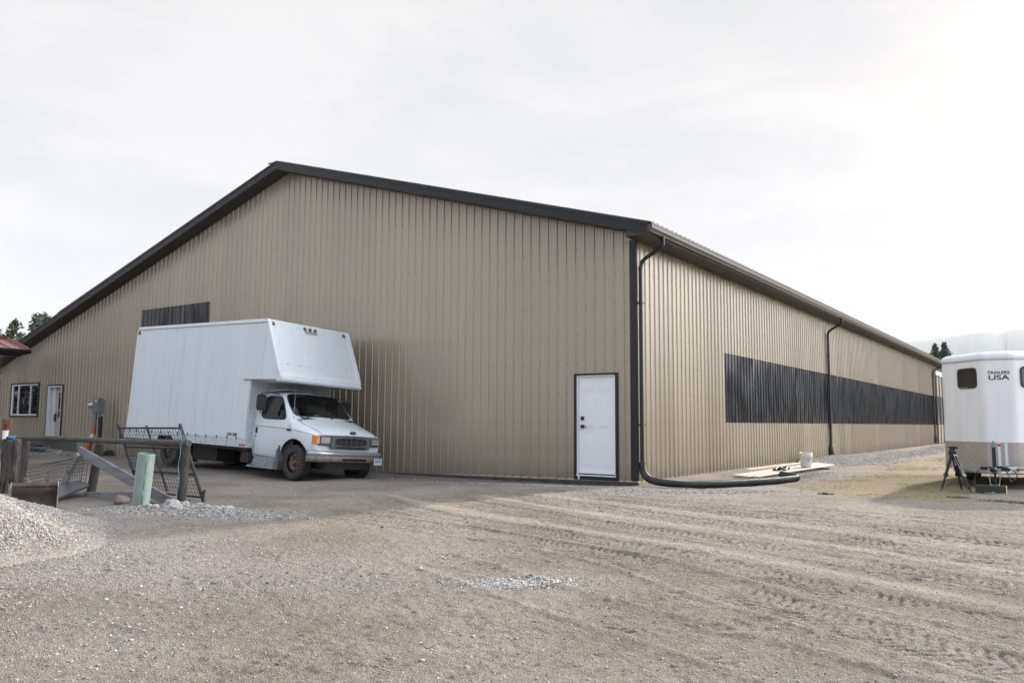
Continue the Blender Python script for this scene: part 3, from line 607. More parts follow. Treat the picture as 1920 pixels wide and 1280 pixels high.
# right-hand door
def six_panel_door():
    x0, x1, z0, z1 = -1.365, -0.50, 0.125, 2.145; yb = 0.035
    m = MB(); m.box((x0, yb, z0), (x1, yb+.045, z1))
    cw = .265
    for cx in (x0+.13+cw/2+.005, x1-.13-cw/2-.005):
        for a, b in ((.16, .80), (.96, 1.58), (1.70, 1.90)):
            m.box((cx-cw/2, yb-.004, z0+a), (cx+cw/2, yb-.0001, z0+b)); m.box((cx-cw/2+.022, yb-.0075, z0+a+.022), (cx+cw/2-.022, yb-.0041, z0+b-.022))
            m.box((cx-cw/2+.05, yb-.011, z0+a+.05), (cx+cw/2-.05, yb-.0076, z0+b-.05))
    o = m.build('door', M['whitedoor'], barn, bevel=.003, seg=1)
    j = MB(); j.box((-1.385, -.02, .06), (-1.366, .08, 2.165)).box((-.499, -.02, .06), (-.476, .08, 2.165)).box((-1.385, -.02, 2.146), (-.476, .08, 2.17)); j.build('door_jamb', M['whitevinyl'], o)
    f = MB(); f.box((-1.445, -.034, .034), (-1.386, 0.01, 2.209)).box((-.475, -.034, .034), (-.418, 0.01, 2.209)).box((-1.386, -.034, 2.1705), (-.475, 0.01, 2.209)).box((-1.386, -.032, .034), (-.475, 0.01, .1))
    f.build('door_frame', M['trim'], o)
    MB().box((-1.385, -.045, .1005), (-.476, .08, .124)).box((-1.34, -.05, .03), (-1.30, -.0455, .115)).build('threshold', M['whitevinyl'], o)
    MB().box((x0, yb-.004, z0-.0), (x1, yb-.0005, z0+.025)).build('door_sweep', M['black'], o)
    lk = MB(); lk.box((-1.305, yb-.03, 1.245), (-1.235, yb-.001, 1.32)).tube([(-1.27, yb-.03, 1.282), (-1.27, yb-.045, 1.282)], .018, 12); lk.build('deadbolt', M['black'], o)
    hd = MB(); hd.box((-1.308, yb-.022, 1.075), (-1.236, yb-.001, 1.147)).tube([(-1.272, yb-.02, 1.11), (-1.272, yb-.07, 1.11)], .016, 10).box((-1.285, yb-.08, 1.10), (-1.15, yb-.062, 1.12)); hd.build('door_handle', M['black'], o)
    MB().box((-1.386, .045, .12), (-.475, .0801, 2.17)).build('door_stop', M['black'], o)
six_panel_door()
# left door with half light
m = MB(); m.box((-23.50, .10, .50), (-22.95, .145, 2.36)); 
for a, b in ((.60, .85), (.93, 1.16)): m.box((-23.42, .094, a), (-23.02, .0999, b)); m.box((-23.39, .090, a+.03), (-23.05, .0939, b-.03))
o = m.build('door', M['cream'], barn, bevel=.003, seg=1); o['label'] = 'cream door with a narrow glazed upper half'
f = MB(); f.box((-23.985, -.035, .47), (-23.93, .01, 2.455)).box((-22.885, -.035, .47), (-22.83, .01, 2.455)).box((-23.93, -.035, 2.41), (-22.885, .01, 2.455)); f.build('door_trim', M['trim'], o)
f = MB(); f.box((-23.93, -.03, .47), (-23.83, .15, 2.41)).box((-22.95, -.03, .47), (-22.885, .15, 2.41)).box((-23.83, -.03, 2.36), (-22.95, .15, 2.41)).box((-23.80, .07, .50), (-23.53, .15, 2.36)).box((-23.93, -.06, .42), (-22.885, .15, .4695)); f.build('door_frame', M['whitevinyl'], o)
MB().box((-23.95, .155, .3), (-22.85, .17, 2.5)).build('door_stop', M['black'], o)
MB().box((-23.33, .092, 1.27), (-23.06, .0995, 2.16)).build('glass', M['darkglass'], o)
f = MB(); f.box((-23.36, .086, 1.24), (-23.33, .099, 2.19)).box((-23.06, .086, 1.24), (-23.03, .099, 2.19)).box((-23.33, .086, 2.16), (-23.06, .099, 2.19)).box((-23.33, .086, 1.24), (-23.06, .099, 1.27)); f.build('glass_bead', M['cream'], o)
hd = MB(); hd.box((-23.49, .07, 1.12), (-23.45, .0995, 1.42)).tube([(-23.47, .03, 1.13), (-23.47, .03, 1.36)], .014, 8).tube([(-23.47, .03, 1.13), (-23.47, .09, 1.13)], .012, 8).tube([(-23.47, .03, 1.36), (-23.47, .09, 1.36)], .012, 8); hd.build('door_handle', M['black'], o)
# left window, three lights
f = MB(); x0, x1, z0, z1 = LW
f.box((x0, -.04, z0), (x0+.05, .01, z1)).box((x1-.05, -.04, z0), (x1, .01, z1)).box((x0+.05, -.04, z1-.05), (x1-.05, .01, z1)).box((x0+.05, -.04, z0), (x1-.05, .01, z0+.06)); wo_ = f.build('window', M['trim'], barn)
f = MB(); a, b, c, d_ = x0+.05, x1-.05, z0+.06, z1-.05
f.box((a, -.02, c), (a+.13, .05, d_)).box((b-.045, -.02, c), (b, .05, d_)).box((a+.13, -.02, d_-.05), (b-.045, .05, d_)).box((a+.13, -.02, c), (b-.045, .05, c+.055))
f.box((-26.27, -.025, c+.055), (-26.20, .045, d_-.05)).box((-25.30, -.025, c+.055), (-25.24, .045, d_-.05)); f.build('window_frame', M['whitevinyl'], wo_)
for p0, p1 in ((a+.13, -26.27), (-26.20, -25.30), (-25.24, b-.045)): MB().box((p0, .012, c+.055), (p1, .018, d_-.05)).build('pane', M['darkglass'], wo_)
MB().box((x0, .9, z0), (x1, .95, z1)).box((x0-.02, .06, z0-.02), (x0, .9, z1)).box((x1, .06, z0-.02), (x1+.02, .9, z1)).box((x0, .06, z1), (x1, .9, z1+.02)).box((x0, .06, z0-.02), (x1, .9, z0)).build('window_recess', M['interior'], wo_)
# sliding barn door far down the side
m = MB(); m.box((.05, 41.35, .06), (.085, 46.5, 4.24)); so = m.build('sliding_door', M['tan'], barn)
m = MB(); m.box((.086, 41.34, 1.22), (.092, 46.5, 2.955)); m.build('dark_panel', M['dark_panel'], so)
m = MB()
for y in (41.33, 42.55, 43.8, 45.05, 46.4): m.box((.093, y, .06), (.12, y+.06, 4.24))
m.build('door_batten', M['trim'], so)
MB().box((.045, 41.0, 4.245), (.16, 47.0, 4.53)).build('door_header', M['whitevinyl'], so)

# ------------------------------------------------------------------ box truck (local x forward, y left, wheels rest at z = -0.083)
tk = thing('box_truck', 'white cube van with a sloped overhanging box nose parked against the barn gable', 'truck', (-7.526, -2.188, 0.0))
tk.rotation_euler = (-0.051, 0.030, -0.040); LOCAL.add(tk.name)
HW = 1.157
prof = [(-5.655, .70), (-4.02, .70), (-4.02, .70), (-.42, .70), (-.42, 2.02), (.655, 2.0), (.69, 2.045), (.575, 2.19), (0.01, 3.375), (-.03, 3.40), (-5.53, 3.40), (-5.56, 3.37)]
prof = [prof[0]] + prof[3:]
m = MB(); m.prism(prof, 'y', -HW, HW); box = m.build('cargo_box', M['boxwhite'], tk, bevel=.018, seg=2)
m = MB()      # side rails with cleats and wheel-house notch
for s in (-1, 1):
    rail = [(-5.65, .525), (-4.02, .525), (-3.98, .655), (-3.42, .655), (-3.20, .525), (-.365, .525), (-.365, .705), (-5.655, .705)]
    m.prism(rail, 'y', s*HW, s*(HW+.022))
rl = m.build('side_rail', M['dirtywhite'], box, bevel=.004, seg=1)
m = MB(); x = -5.4
while x < -.5:
    for s in (-1,): m.box((x, s*(HW+.034), .690), (x+.022, s*(HW+.0221), .755)); m.box((x+.006, s*(HW+.024), .54), (x+.012, s*(HW+.0222), .69))
    x += .42 if int(x*10) % 2 else .36
m.build('rail_cleats', M['seam'], box)
m = MB()      # edge trims
m.box((-5.55, -HW-.010, 3.325), (-.02, -HW-.0002, 3.402)).box((-5.55, HW+.0002, 3.325), (-.02, HW+.010, 3.402))
for s in (-1, 1):
    m.beam((.0, s*(HW-.02), 3.385), (.575, s*(HW-.02), 2.205), .085, .05, 0, (1, 0, .45))
m.box((-5.60, -HW-.008, .71), (-5.52, -HW-.0003, 3.33), 0, Matrix.Identity(4))
m.beam((.60, -HW-.01, 2.165), (.60, HW+.01, 2.165), .11, .03, 0, (.9, 0, .43))
m.build('edge_trim', M['alu'], box, bevel=.006, seg=2)
m = MB(); m.box((-5.55, -HW-.0125, 3.318), (-.03, -HW-.0003, 3.3245)); m.box((-.66, -HW-.03, 2.028), (.50, -HW-.0008, 2.042)).beam((.613, -1.12, 2.125), (.613, 1.14, 2.125), .006, .034, 0, (.9, 0, .43))
for k in range(9): m.box((-5.1+k*.61, -HW-.0008, .72), (-5.0995+k*.61+.0002, -HW-.0002, 3.32))
random.seed(3)
for k in range(34):                               # streaked tape residue, rivets and scuffs across the nose
    t = random.random(); y = -1.05+2.15*k/34; 
    if random.random() < .6: m.beam((.476, y, 2.40), (.476, y+random.uniform(.01, .05), 2.40), .005, .008, 0, (.9, 0, .43))
for s in (-1, 1):
    for k in range(22): 
        t = k/21; m.ell((.03+.55*t+.016, s*(HW-.055), 3.36-1.15*t+.01), (.005, .005, .005), 6, 4)
m.build('seams', M['seam'], box)
NX, NZ = math.cos(math.atan2(1.185, .565)-math.pi/2), 0
nrm = Vector((1.185, 0, .565)).normalized()
def lamp(par, c, n, r, name='marker_lamp'):
    c, n = Vector(c), Vector(n); m = MB(); m.tube([c, c+n*.012], r*1.35, 14); o = m.build(name, M['seam'], par)
    m = MB(); m.tube([c+n*.010, c+n*.022, c+n*.030], [r, r*.9, r*.4], 14); m.build('lens', M['brownlens'], o); return o
for y in (-1.051, -.175, -.025, .125, .998): lamp(box, (.048 if abs(y) < 1 else .045, y, 3.297), nrm, .033 if abs(y) < .9 else .034)
lamp(box, (-5.50, -HW, 3.25), (0, -1, 0), .04)
pl_ = MB(); pl_.beam((.083, -.19, 3.225), (.083, .17, 3.225), .006, .085, 0, (-.43, 0, .9)); npl = pl_.build('maker_plate', M['alurail'], box)
m = MB(); m.box((-.58, -HW-.035, .557), (-.50, -HW-.0225, .60)).box((-.47, -HW-.035, .557), (-.375, -HW-.0225, .60)); m.build('side_reflector', M['orange'], box)
rot_side = Matrix.Rotation(math.pi/2, 4, 'X')
text_mesh('lettering', 'CVW 5300', .095, Matrix.Translation((-.93, -HW-.0015, .79)) @ rot_side, M['blacktext'], box, .001, .88, bold=.004)
# front wall of the box behind the cab
MB().box((-.4195, -HW+.01, .55), (-.40, HW-.01, 2.0)).box((-.4195, -HW, .525), (-.38, HW, .60)).build('bulkhead', M['dirtywhite'], box)
# --- cab shell from a control cage
ST = [  # x, zb, (y,z) for lower, rocker, side, shoulder, belt, glass low, glass top, roof edge, roof mid ; x offsets
 (-.410, .33, 1.76), (-.33, .33, 1.785), (-.20, .33, 1.80), (.10, .33, 1.81), (.30, .33, 1.80)]
rows = []
def cabrow(x, zb, zr, fx=(0,)*10):
    # points: bottom centre, rocker, low side, mid side, shoulder, belt seal, glass top seal, roof edge, roof quarter, roof centre
    pts = [(0, zb), (.90, zb), (.955, zb+.10), (.985, .70), (.975, 1.00), (.945, 1.19), (.83, zr-.09), (.76, zr-.03), (.62, zr+.015), (0, zr+.055)]
    return [(x+f, y, z) for (y, z), f in zip(pts, fx)]
rows.append(cabrow(-.415, .33, 1.755)); rows.append(cabrow(-.36, .33, 1.775)); rows.append(cabrow(-.25, .33, 1.79)); rows.append(cabrow(.05, .33, 1.795))
rows.append(cabrow(.24, .33, 1.785, (0, 0, 0, 0, .30, .36, .02, .02, .05, .10)))                    # A pillar top
rows.append([(.34, 0, .36), (.34, .90, .36), (.34, .955, .45), (.40, .985, .70), (.66, .975, 1.0), (.72, .945, 1.19), (.335, .815, 1.70), (.315, .745, 1.755), (.345, .62, 1.775), (.43, 0, 1.80)])   # windscreen top edge
rows.append([(.72, 0, .40), (.72, .90, .40), (.72, .955, .47), (.78, .985, .70), (.84, .975, 1.0), (.86, .94, 1.165), (.80, .88, 1.235), (.79, .83, 1.262), (.85, .66, 1.275), (1.0, 0, 1.285)])   # windscreen bottom edge
rows.append([(.92, 0, .40), (.92, .90, .40), (.92, .96, .47), (.94, .99, .70), (.96, .98, .98), (.95, .945, 1.10), (.93, .885, 1.165), (.95, .82, 1.195), (1.00, .66, 1.215), (1.12, 0, 1.24)])
rows.append([(1.30, 0, .42), (1.30, .90, .42), (1.30, .96, .48), (1.30, .995, .70), (1.30, .985, .93), (1.28, .945, 1.00), (1.27, .88, 1.055), (1.28, .80, 1.085), (1.32, .64, 1.11), (1.40, 0, 1.145)])
rows.append([(1.56, 0, .50), (1.56, .90, .50), (1.56, .95, .55), (1.56, .975, .70), (1.56, .965, .88), (1.55, .93, .945), (1.54, .86, .985), (1.55, .78, 1.01), (1.58, .62, 1.03), (1.64, 0, 1.06)])
rows.append([(1.68, 0, .56), (1.67, .86, .56), (1.66, .90, .60), (1.65, .925, .72), (1.65, .92, .87), (1.65, .89, .905), (1.66, .82, .925), (1.68, .74, .94), (1.70, .60, .95), (1.74, 0, .97)])
rows.append([(1.735, 0, .58), (1.70, .83, .58), (1.69, .87, .61), (1.685, .89, .72), (1.685, .885, .86), (1.69, .86, .885), (1.695, .80, .898), (1.71, .72, .905), (1.73, .58, .912), (1.77, 0, .925)])
bm = bmesh.new(); grid = []
for rw in rows:
    near = [bm.verts.new((x, -y, z)) for x, y, z in rw]
    farr = [near[0]] + [bm.verts.new((x, y, z)) for x, y, z in rw[1:-1]] + [near[-1]]
    grid.append((near, farr))
for i in range(len(rows)-1):
    for s in (0, 1):
        a, b = grid[i][s], grid[i+1][s]
        for j in range(9):
            f = (a[j], b[j], b[j+1], a[j+1]) if s == 0 else (a[j+1], b[j+1], b[j], a[j])
            fc = bm.faces.new(f); mi = 0
            if i == 5 and j in (7, 8): mi = 1            # windscreen
            if j == 5 and i in (2, 3, 4): mi = 2         # side glass
            fc.material_index = mi; fc.smooth = True
for gi in (0, -1):                                       # end caps
    n_, f_ = grid[gi]
    for j in range(9):
        vs = [n_[j], n_[j+1], f_[j+1], f_[j]]; vs = [v for k, v in enumerate(vs) if v not in vs[:k]]
        if gi == -1: vs = vs[::-1]
        fc = bm.faces.new(vs[::-1]); fc.smooth = True
bmesh.ops.recalc_face_normals(bm, faces=bm.faces)
cr = bm.edges.layers.float.new('crease_edge')
for e in bm.edges:
    ms = {f.material_index for f in e.link_faces}
    if len(ms) > 1: e[cr] = 0.8
    for gi in (0, -1):
        allv = set(grid[gi][0]+grid[gi][1])
        if e.verts[0] in allv and e.verts[1] in allv and len({f.normal.x > .8 or f.normal.x < -.8 for f in e.link_faces}) > 1: e[cr] = 0.75
for i in range(len(rows)-1):
    for s in (0, 1):
        e = bm.edges.get((grid[i][s][1], grid[i+1][s][1])); 
        if e: e[cr] = .8
        e = bm.edges.get((grid[i][s][4], grid[i+1][s][4])); 
        if e and i >= 4: e[cr] = .35
me = bpy.data.meshes.new('cab_cage'); bm.to_mesh(me); bm.free()
cage = bpy.data.objects.new('cab_cage', me); COL.objects.link(cage)
ss = cage.modifiers.new('s', 'SUBSURF'); ss.levels = 3; ss.render_levels = 3
def cutter(mbx):
    o = mbx.build('cut', M['chassis']); return o
cuts = []
WX, WZ, WR = 1.04, .292, .375
for s in (-1, 1):
    k = MB(); k.tube([(WX+.02, s*.55, WZ+.03), (WX+.02, s*1.3, WZ+.03)], .475, 40); c1 = cutter(k); cuts.append(c1)
    md = cage.modifiers.new('b', 'BOOLEAN'); md.operation = 'DIFFERENCE'; md.object = c1; md.solver = 'EXACT'
dg = bpy.context.evaluated_depsgraph_get(); ev = bpy.data.meshes.new_from_object(cage.evaluated_get(dg), preserve_all_data_layers=True, depsgraph=dg)
bpy.data.objects.remove(cage)
for c1 in cuts: bpy.data.objects.remove(c1)
def split_mats(me, want, name, m, parent, thick=0.0):
    bm = bmesh.new(); bm.from_mesh(me)
    bmesh.ops.delete(bm, geom=[f for f in bm.faces if f.material_index not in want], context='FACES')
    for f in bm.faces: f.material_index = 0
    m2 = bpy.data.meshes.new(name); bm.to_mesh(m2); bm.free(); m2.materials.clear(); m2.materials.append(m)
    o = bpy.data.objects.new(name, m2); COL.objects.link(o); link(o, parent); return o
cab = split_mats(ev, (0, 3, 4, 5), 'cab', M['cabwhite'], tk)
for p in cab.data.polygons: p.use_smooth = True
# paint the wheel-well walls dark: faces whose normal faces the wheel axis region
cab.data.materials.append(M['chassis'])
for p in cab.data.polygons:
    c = p.center; d = math.hypot(c.x-WX-.02, c.z-WZ-.03)
    if d < .478 and abs(c.y) < .97 and (abs(abs(p.normal.y)) < .5 or abs(c.y) < .6): p.material_index = 1; p.use_smooth = False
wsn = split_mats(ev, (1,), 'windscreen', M['cabglass'], tk)
# rubber seals (thin tubes following the glass boundaries)
def boundary_loops(me):
    bm = bmesh.new(); bm.from_mesh(me); es = [e for e in bm.edges if e.is_boundary]; nb = {}
    for e in es:
        for a, b in ((0, 1), (1, 0)): nb.setdefault(e.verts[a].index, []).append(e.verts[b].index)
    co = {v.index: v.co.copy() for v in bm.verts}; bm.free(); seen = set(); out = []
    for st in nb:
        if st in seen: continue
        lp = [st]; seen.add(st); cur = st
        while True:
            nx = [k for k in nb[cur] if k not in seen]
            if not nx: break
            cur = nx[0]; seen.add(cur); lp.append(cur)
        out.append([co[k] for k in lp]+[co[lp[0]]])
    return out
m = MB()
for lp in boundary_loops(wsn.data): m.tube(lp, .013, 6, cap=False)
m.build('window_seal', M['darkplastic'], wsn)
for sd_ in (-1, 1):
    bm = bmesh.new(); bm.from_mesh(ev); bmesh.ops.delete(bm, geom=[f for f in bm.faces if f.material_index != 2 or f.calc_center_median().y*sd_ < 0], context='FACES')
    for f in bm.faces: f.material_index = 0
    m2 = bpy.data.meshes.new('side_window'); bm.to_mesh(m2); bm.free(); m2.materials.clear(); m2.materials.append(M['cabglass'])
    sgl = bpy.data.objects.new('side_window', m2); COL.objects.link(sgl); link(sgl, tk); m = MB()
    for lp in boundary_loops(m2): m.tube(lp, .017, 6, cap=False)
    m.build('window_seal', M['darkplastic'], sgl)
# inside of the cab: dark liner, dashboard, seats, things on the dash
m = MB(); m.box((-.37, -.84, .45), (-.34, .84, 1.72)).box((-.36, -.88, .44), (.95, .88, .47)).box((-.34, -.72, 1.70), (.28, .72, 1.715))
for s in (-1, 1): m.box((-.36, s*.90-.01, .45), (.95, s*.90+.01, 1.12))
for y in (-.42, .42): m.box((-.30, y-.24, .47), (.12, y+.24, .88)); m.box((-.34, y-.24, .85), (-.22, y+.24, 1.45)); m.box((-.32, y-.12, 1.45), (-.24, y+.12, 1.62))
m.build('cab_interior', M['interior'], tk)
m = MB(); m.prism([(.48, .95), (1.0, .95), (1.0, 1.20), (.86, 1.235), (.60, 1.22), (.48, 1.12)], 'y', -.80, .80); m.build('dashboard', M['interior'], tk)
MB().tube([Vector((.42, .42+.19*math.cos(a), 1.16+.17*math.sin(a))) + Vector((-.1*math.sin(a), 0, 0)) for a in [2*math.pi*i/20 for i in range(21)]], .013, 6).build('steering_wheel', M['darkplastic'], tk)
MB().ell((.74, -.16, 1.255), (.11, .12, .085), 14, 8).ell((.80, -.16, 1.235), (.13, .10, .015), 12, 6).build('cap', M['hat'], tk)
m = MB(); 
for (x, y, a, w) in ((.78, .22, .2, .13), (.74, .42, -.3, .12), (.80, .58, .5, .10), (.75, .34, .8, .1)): m.box((-w, -.1, 0), (w, .1, .03), 0, Matrix.Translation((x, y, 1.238)) @ Matrix.Rotation(a, 4, 'Z') @ Matrix.Rotation(.15, 4, 'X'))
m.build('papers', M['paper'], tk)
# door lines, handle, fender line
def side_y(z): return .985 if z < .8 else .985-(z-.8)*.13
m = MB()
dl = [(-.30, 1.70), (-.33, 1.25), (-.34, .9), (-.33, .50), (-.27, .40), (-.1, .372), (.50, .365), (.545, .42), (.56, .56)]
for s in (-1,):
    P = [Vector((x, s*(side_y(z)+.001 - (.0 if z < 1.1 else (z-1.1)*.14)), z)) for x, z in dl if z < 1.2]; m.tube(P, .0045, 5)
    m.tube([(-.40, s*.976, 1.028), (.3, s*.979, 1.015), (.85, s*.983, .998)], .004, 5); m.tube([(.85, s*.983, .998), (1.3, s*.990, .955), (1.64, s*.927, .905)], .004, 5)
    m.tube([(1.62, s*.935, .90), (1.63, s*.925, .75), (1.64, s*.90, .60)], .004, 5)
m.build('panel_gaps', M['seam'], cab)
m = MB(); m.box((-.31, -.992, .86), (-.245, -.975, .99)); hd = m.build('door_handle', M['darkplastic'], cab, bevel=.012, seg=2)
m = MB(); m.tube([(-.28, -.985, .80), (-.28, -.992, .80)], .017, 12); m.build('lock', M['darkplastic'], cab)
# hood shut line and cowl
m = MB(); m.tube([(.93, -.84, 1.205), (1.28, -.82, 1.075), (1.55, -.80, 1.005), (1.68, -.775, .945), (1.705, -.76, .905)], .004, 5)
m.tube([(.93, .84, 1.205), (1.28, .82, 1.075), (1.55, .80, 1.005), (1.68, .775, .945), (1.705, .76, .905)], .004, 5); m.build('panel_gaps', M['seam'], cab)
m = MB(); m.prism([(.83, 1.245), (.98, 1.225), (1.01, 1.24), (.86, 1.27)], 'y', -.72, .72)
for y0, y1 in ((-.62, -.02), (.05, .68)): m.tube([(.98, y0, 1.275), (.86, (y0+y1)/2, 1.30), (.80, y1, 1.315)], .010, 6); m.tube([(1.0, y0, 1.25), (.98, y0, 1.275)], .018, 8)
m.build('wipers', M['darkplastic'], cab)
# grille and lamps
FX = 1.725
m = MB(); m.box((FX-.02, -.545, .635), (FX+.035, .545, .905)); gs = m.build('grille', M['greyplastic'], tk, bevel=.015, seg=2)
ov = [(y*.455, .785+z*.088) for y, z in [(math.copysign(abs(math.cos(a))**.45, math.cos(a)), math.copysign(abs(math.sin(a))**.7, math.sin(a))) for a in [2*math.pi*i/36 for i in range(36)]]]
MB().prism(ov, 'x', FX+.034, FX+.037).build('grille_opening', M['black'], gs)
m = MB(); m.tube([(FX+.042, y, z) for y, z in ov+[ov[0]]], .009, 6, cap=False); 
for z in (.750, .795): m.box((FX+.036, -.44, z-.004), (FX+.050, .44, z+.004))
for y in (-.30, -.15, 0, .15, .30): m.box((FX+.036, y-.004, .70), (FX+.049, y+.004, .87))
m.build('grille_bars', M['greyplastic'], gs)
MB().box((FX+.034, -.42, .645), (FX+.037, .42, .682)).build('grille_opening', M['black'], gs)
MB().box((FX+.0371, -.40, .661), (FX+.044, .40, .667)).build('grille_bars', M['greyplastic'], gs)
for s in (-1, 1):
    rz = Matrix.Translation((FX-.012, s*.69, 0)) @ Matrix.Rotation(s*.12, 4, 'Z')
    m = MB(); m.box((-.02, -.145, .70), (.022, .145, .905), 0, rz); hh = m.build('headlight', M['greyplastic'], tk, bevel=.008, seg=1)
    MB().box((.0221, -.115 if s > 0 else -.135, .725), (.034, .135 if s > 0 else .115, .885), 0, rz).build('lens_frame', M['seam'], hh)
    MB().box((.0341, -.10 if s > 0 else -.12, .74), (.042, .12 if s > 0 else .10, .872), 0, rz).build('lens', M['clearlens'], hh)
    m = MB(); P = [(1.722, .835), (1.70, .885), (1.655, .925), (1.60, .951)]; vs = []
    for x, y in P: vs += [(x+.012, s*(y+.004), .725), (x+.012, s*(y+.004), .895)]
    fs_ = [(2*i, 2*i+2, 2*i+3, 2*i+1) for i in range(3)]; inn = [(x-.03, s*(y-.03), z) for x, y in P for z in (.725, .895)]
    m.add(vs+inn, fs_ + [(8+2*i+1, 8+2*i+3, 8+2*i+2, 8+2*i) for i in range(3)] + [(2*i+1, 2*i+3, 8+2*i+3, 8+2*i+1) for i in range(3)] + [(2*i, 8+2*i, 8+2*i+2, 2*i+2) for i in range(3)] + [(0, 1, 9, 8), (6, 14, 15, 7)])
    sg = m.build('turn_signal', M['amber'], tk)
    MB().add([(1.735, s*.846, .735), (1.713, s*.892, .735), (1.713, s*.892, .80), (1.735, s*.846, .885)], [(0, 1, 2, 3)]).build('lens', M['clearlens'], sg)
m = MB(); m.tube([(1.735, .06, .99), (1.748, .06, 1.0)], .001, 20)
m = MB(); bc = Matrix.Translation((1.725, .06, .985)) @ Matrix.Rotation(-.55, 4, 'Y')
def ovalp(a, b, n=28): return [(b*math.sin(2*math.pi*i/n), a*math.cos(2*math.pi*i/n)) for i in range(n)]
def disk(mb, a, b, d0, d1, Mx):
    n = 28; vs = [Mx @ Vector((d, a*math.cos(2*math.pi*i/n), b*math.sin(2*math.pi*i/n))) for d in (d0, d1) for i in range(n)]
    mb.add(vs, [tuple(range(n, 2*n)), tuple(reversed(range(n)))] + [(i, (i+1) % n, n+(i+1) % n, n+i) for i in range(n)])
disk(m, .085, .036, -.03, .020, bc); em = m.build('emblem', M['blueoval'], tk)
m = MB(); m.tube([bc @ Vector((.023, .078*math.cos(a), .031*math.sin(a))) for a in [2*math.pi*i/28 for i in range(29)]], .0025, 5, cap=False)
m.tube([bc @ Vector((.023, y, z)) for y, z in ((-.05, .012), (-.035, .018), (-.03, -.014), (-.045, -.012), (-.02, -.002), (-.008, .006), (-.004, -.010), (.010, .004), (.022, -.010), (.034, .004), (.046, .018), (.048, -.012))], .0025, 5); m.build('script', M['silver'], em)
# bumper
m = MB(); bp_ = [(1.52, 1.00), (1.62, .995), (1.74, .93), (1.80, .80), (1.825, .45), (1.83, 0)]; full = [(x, -y) for x, y in bp_] + [(x, y) for x, y in bp_[-2::-1]]
zs = [(.345, -.035), (.375, 0), (.47, .004), (.478, -.006), (.486, .004), (.55, .002), (.578, -.018), (.584, -.06)]
n = len(full); vs = []
for z, o_ in zs:
    for x, y in full: k = (1+o_*.9/1.0) if abs(y) > .9 else 1; vs.append((x+o_, y*k, z))
m.add(vs, [(j*n+i, j*n+i+1, (j+1)*n+i+1, (j+1)*n+i) for j in range(len(zs)-1) for i in range(n-1)], 0, True)
mi = [1 if j < 3 else 0 for j in range(len(zs)-1) for i in range(n-1)]; m.m = mi
o0 = len(m.v); vi = [(x-.16, y*.9, z) for z in (.345, .584) for x, y in full]
m.add([vs[i] for i in range(n)] + [vs[(len(zs)-1)*n+i] for i in range(n)] + vi, [(2*n+i+1, 2*n+i, i, i+1)[::-1] for i in range(n-1)] + [(n+i, n+i+1, 3*n+i+1, 3*n+i) for i in range(n-1)], 1)
bmp = m.build('front_bumper', [M['chromedull'], M['rustbumper']], tk); bmp['label'] = 'dull chrome front bumper with rust along its lower half'
sol = bmp.modifiers.new('t', 'SOLIDIFY'); sol.thickness = .006
MB().box((1.826, -.28, .385), (1.8345, .42, .435)).build('bumper_slot', M['black'], bmp, bevel=.003, seg=1)
pm = Matrix.Translation((1.835, .76, .385)) @ Matrix.Rotation(.22, 4, 'Z')
plt = MB().box((-.002, -.152, -.075), (.004, .152, .075), 0, pm).build('licence_plate', M['whitedoor'], tk)
tm = pm @ Matrix.Translation((.0055, 0, .0)) @ Matrix.Rotation(math.pi/2, 4, 'Z') @ Matrix.Rotation(math.pi/2, 4, 'X')
text_mesh('lettering', '409·4PP', .085, tm, M['bluetext'], plt, .0006, .85, bold=.001)
MB().box((.0041, -.14, .052), (.005, .14, .062), 0, pm).box((.0041, -.14, -.064), (.005, .14, -.056), 0, pm).build('plate_stripe', M['bluetext'], plt)
MB().prism([(1.45, .24), (1.72, .20), (1.74, .345), (1.45, .36)], 'y', -.62, .62).build('air_dam', M['darkplastic'], tk)
# unit number on the fender
text_mesh('lettering', '1-2', .085, Matrix.Translation((.86, -.990, 1.055)) @ rot_side, M['blacktext'], cab, .0015, .8, .25)
m = MB()
for i in range(9): m.box((.80+i*.015, -.9935+.0003*i, .968+.008*((i*37) % 3)), (.812+i*.015, -.978, .990+.007*((i*53) % 3)))
m.box((.80, -.9945, .962), (.935, -.980, .970)); m.box((.85, -.9945, .945), (.93, -.980, .951)); m.build('fender_badge', M['blacktext'], cab)
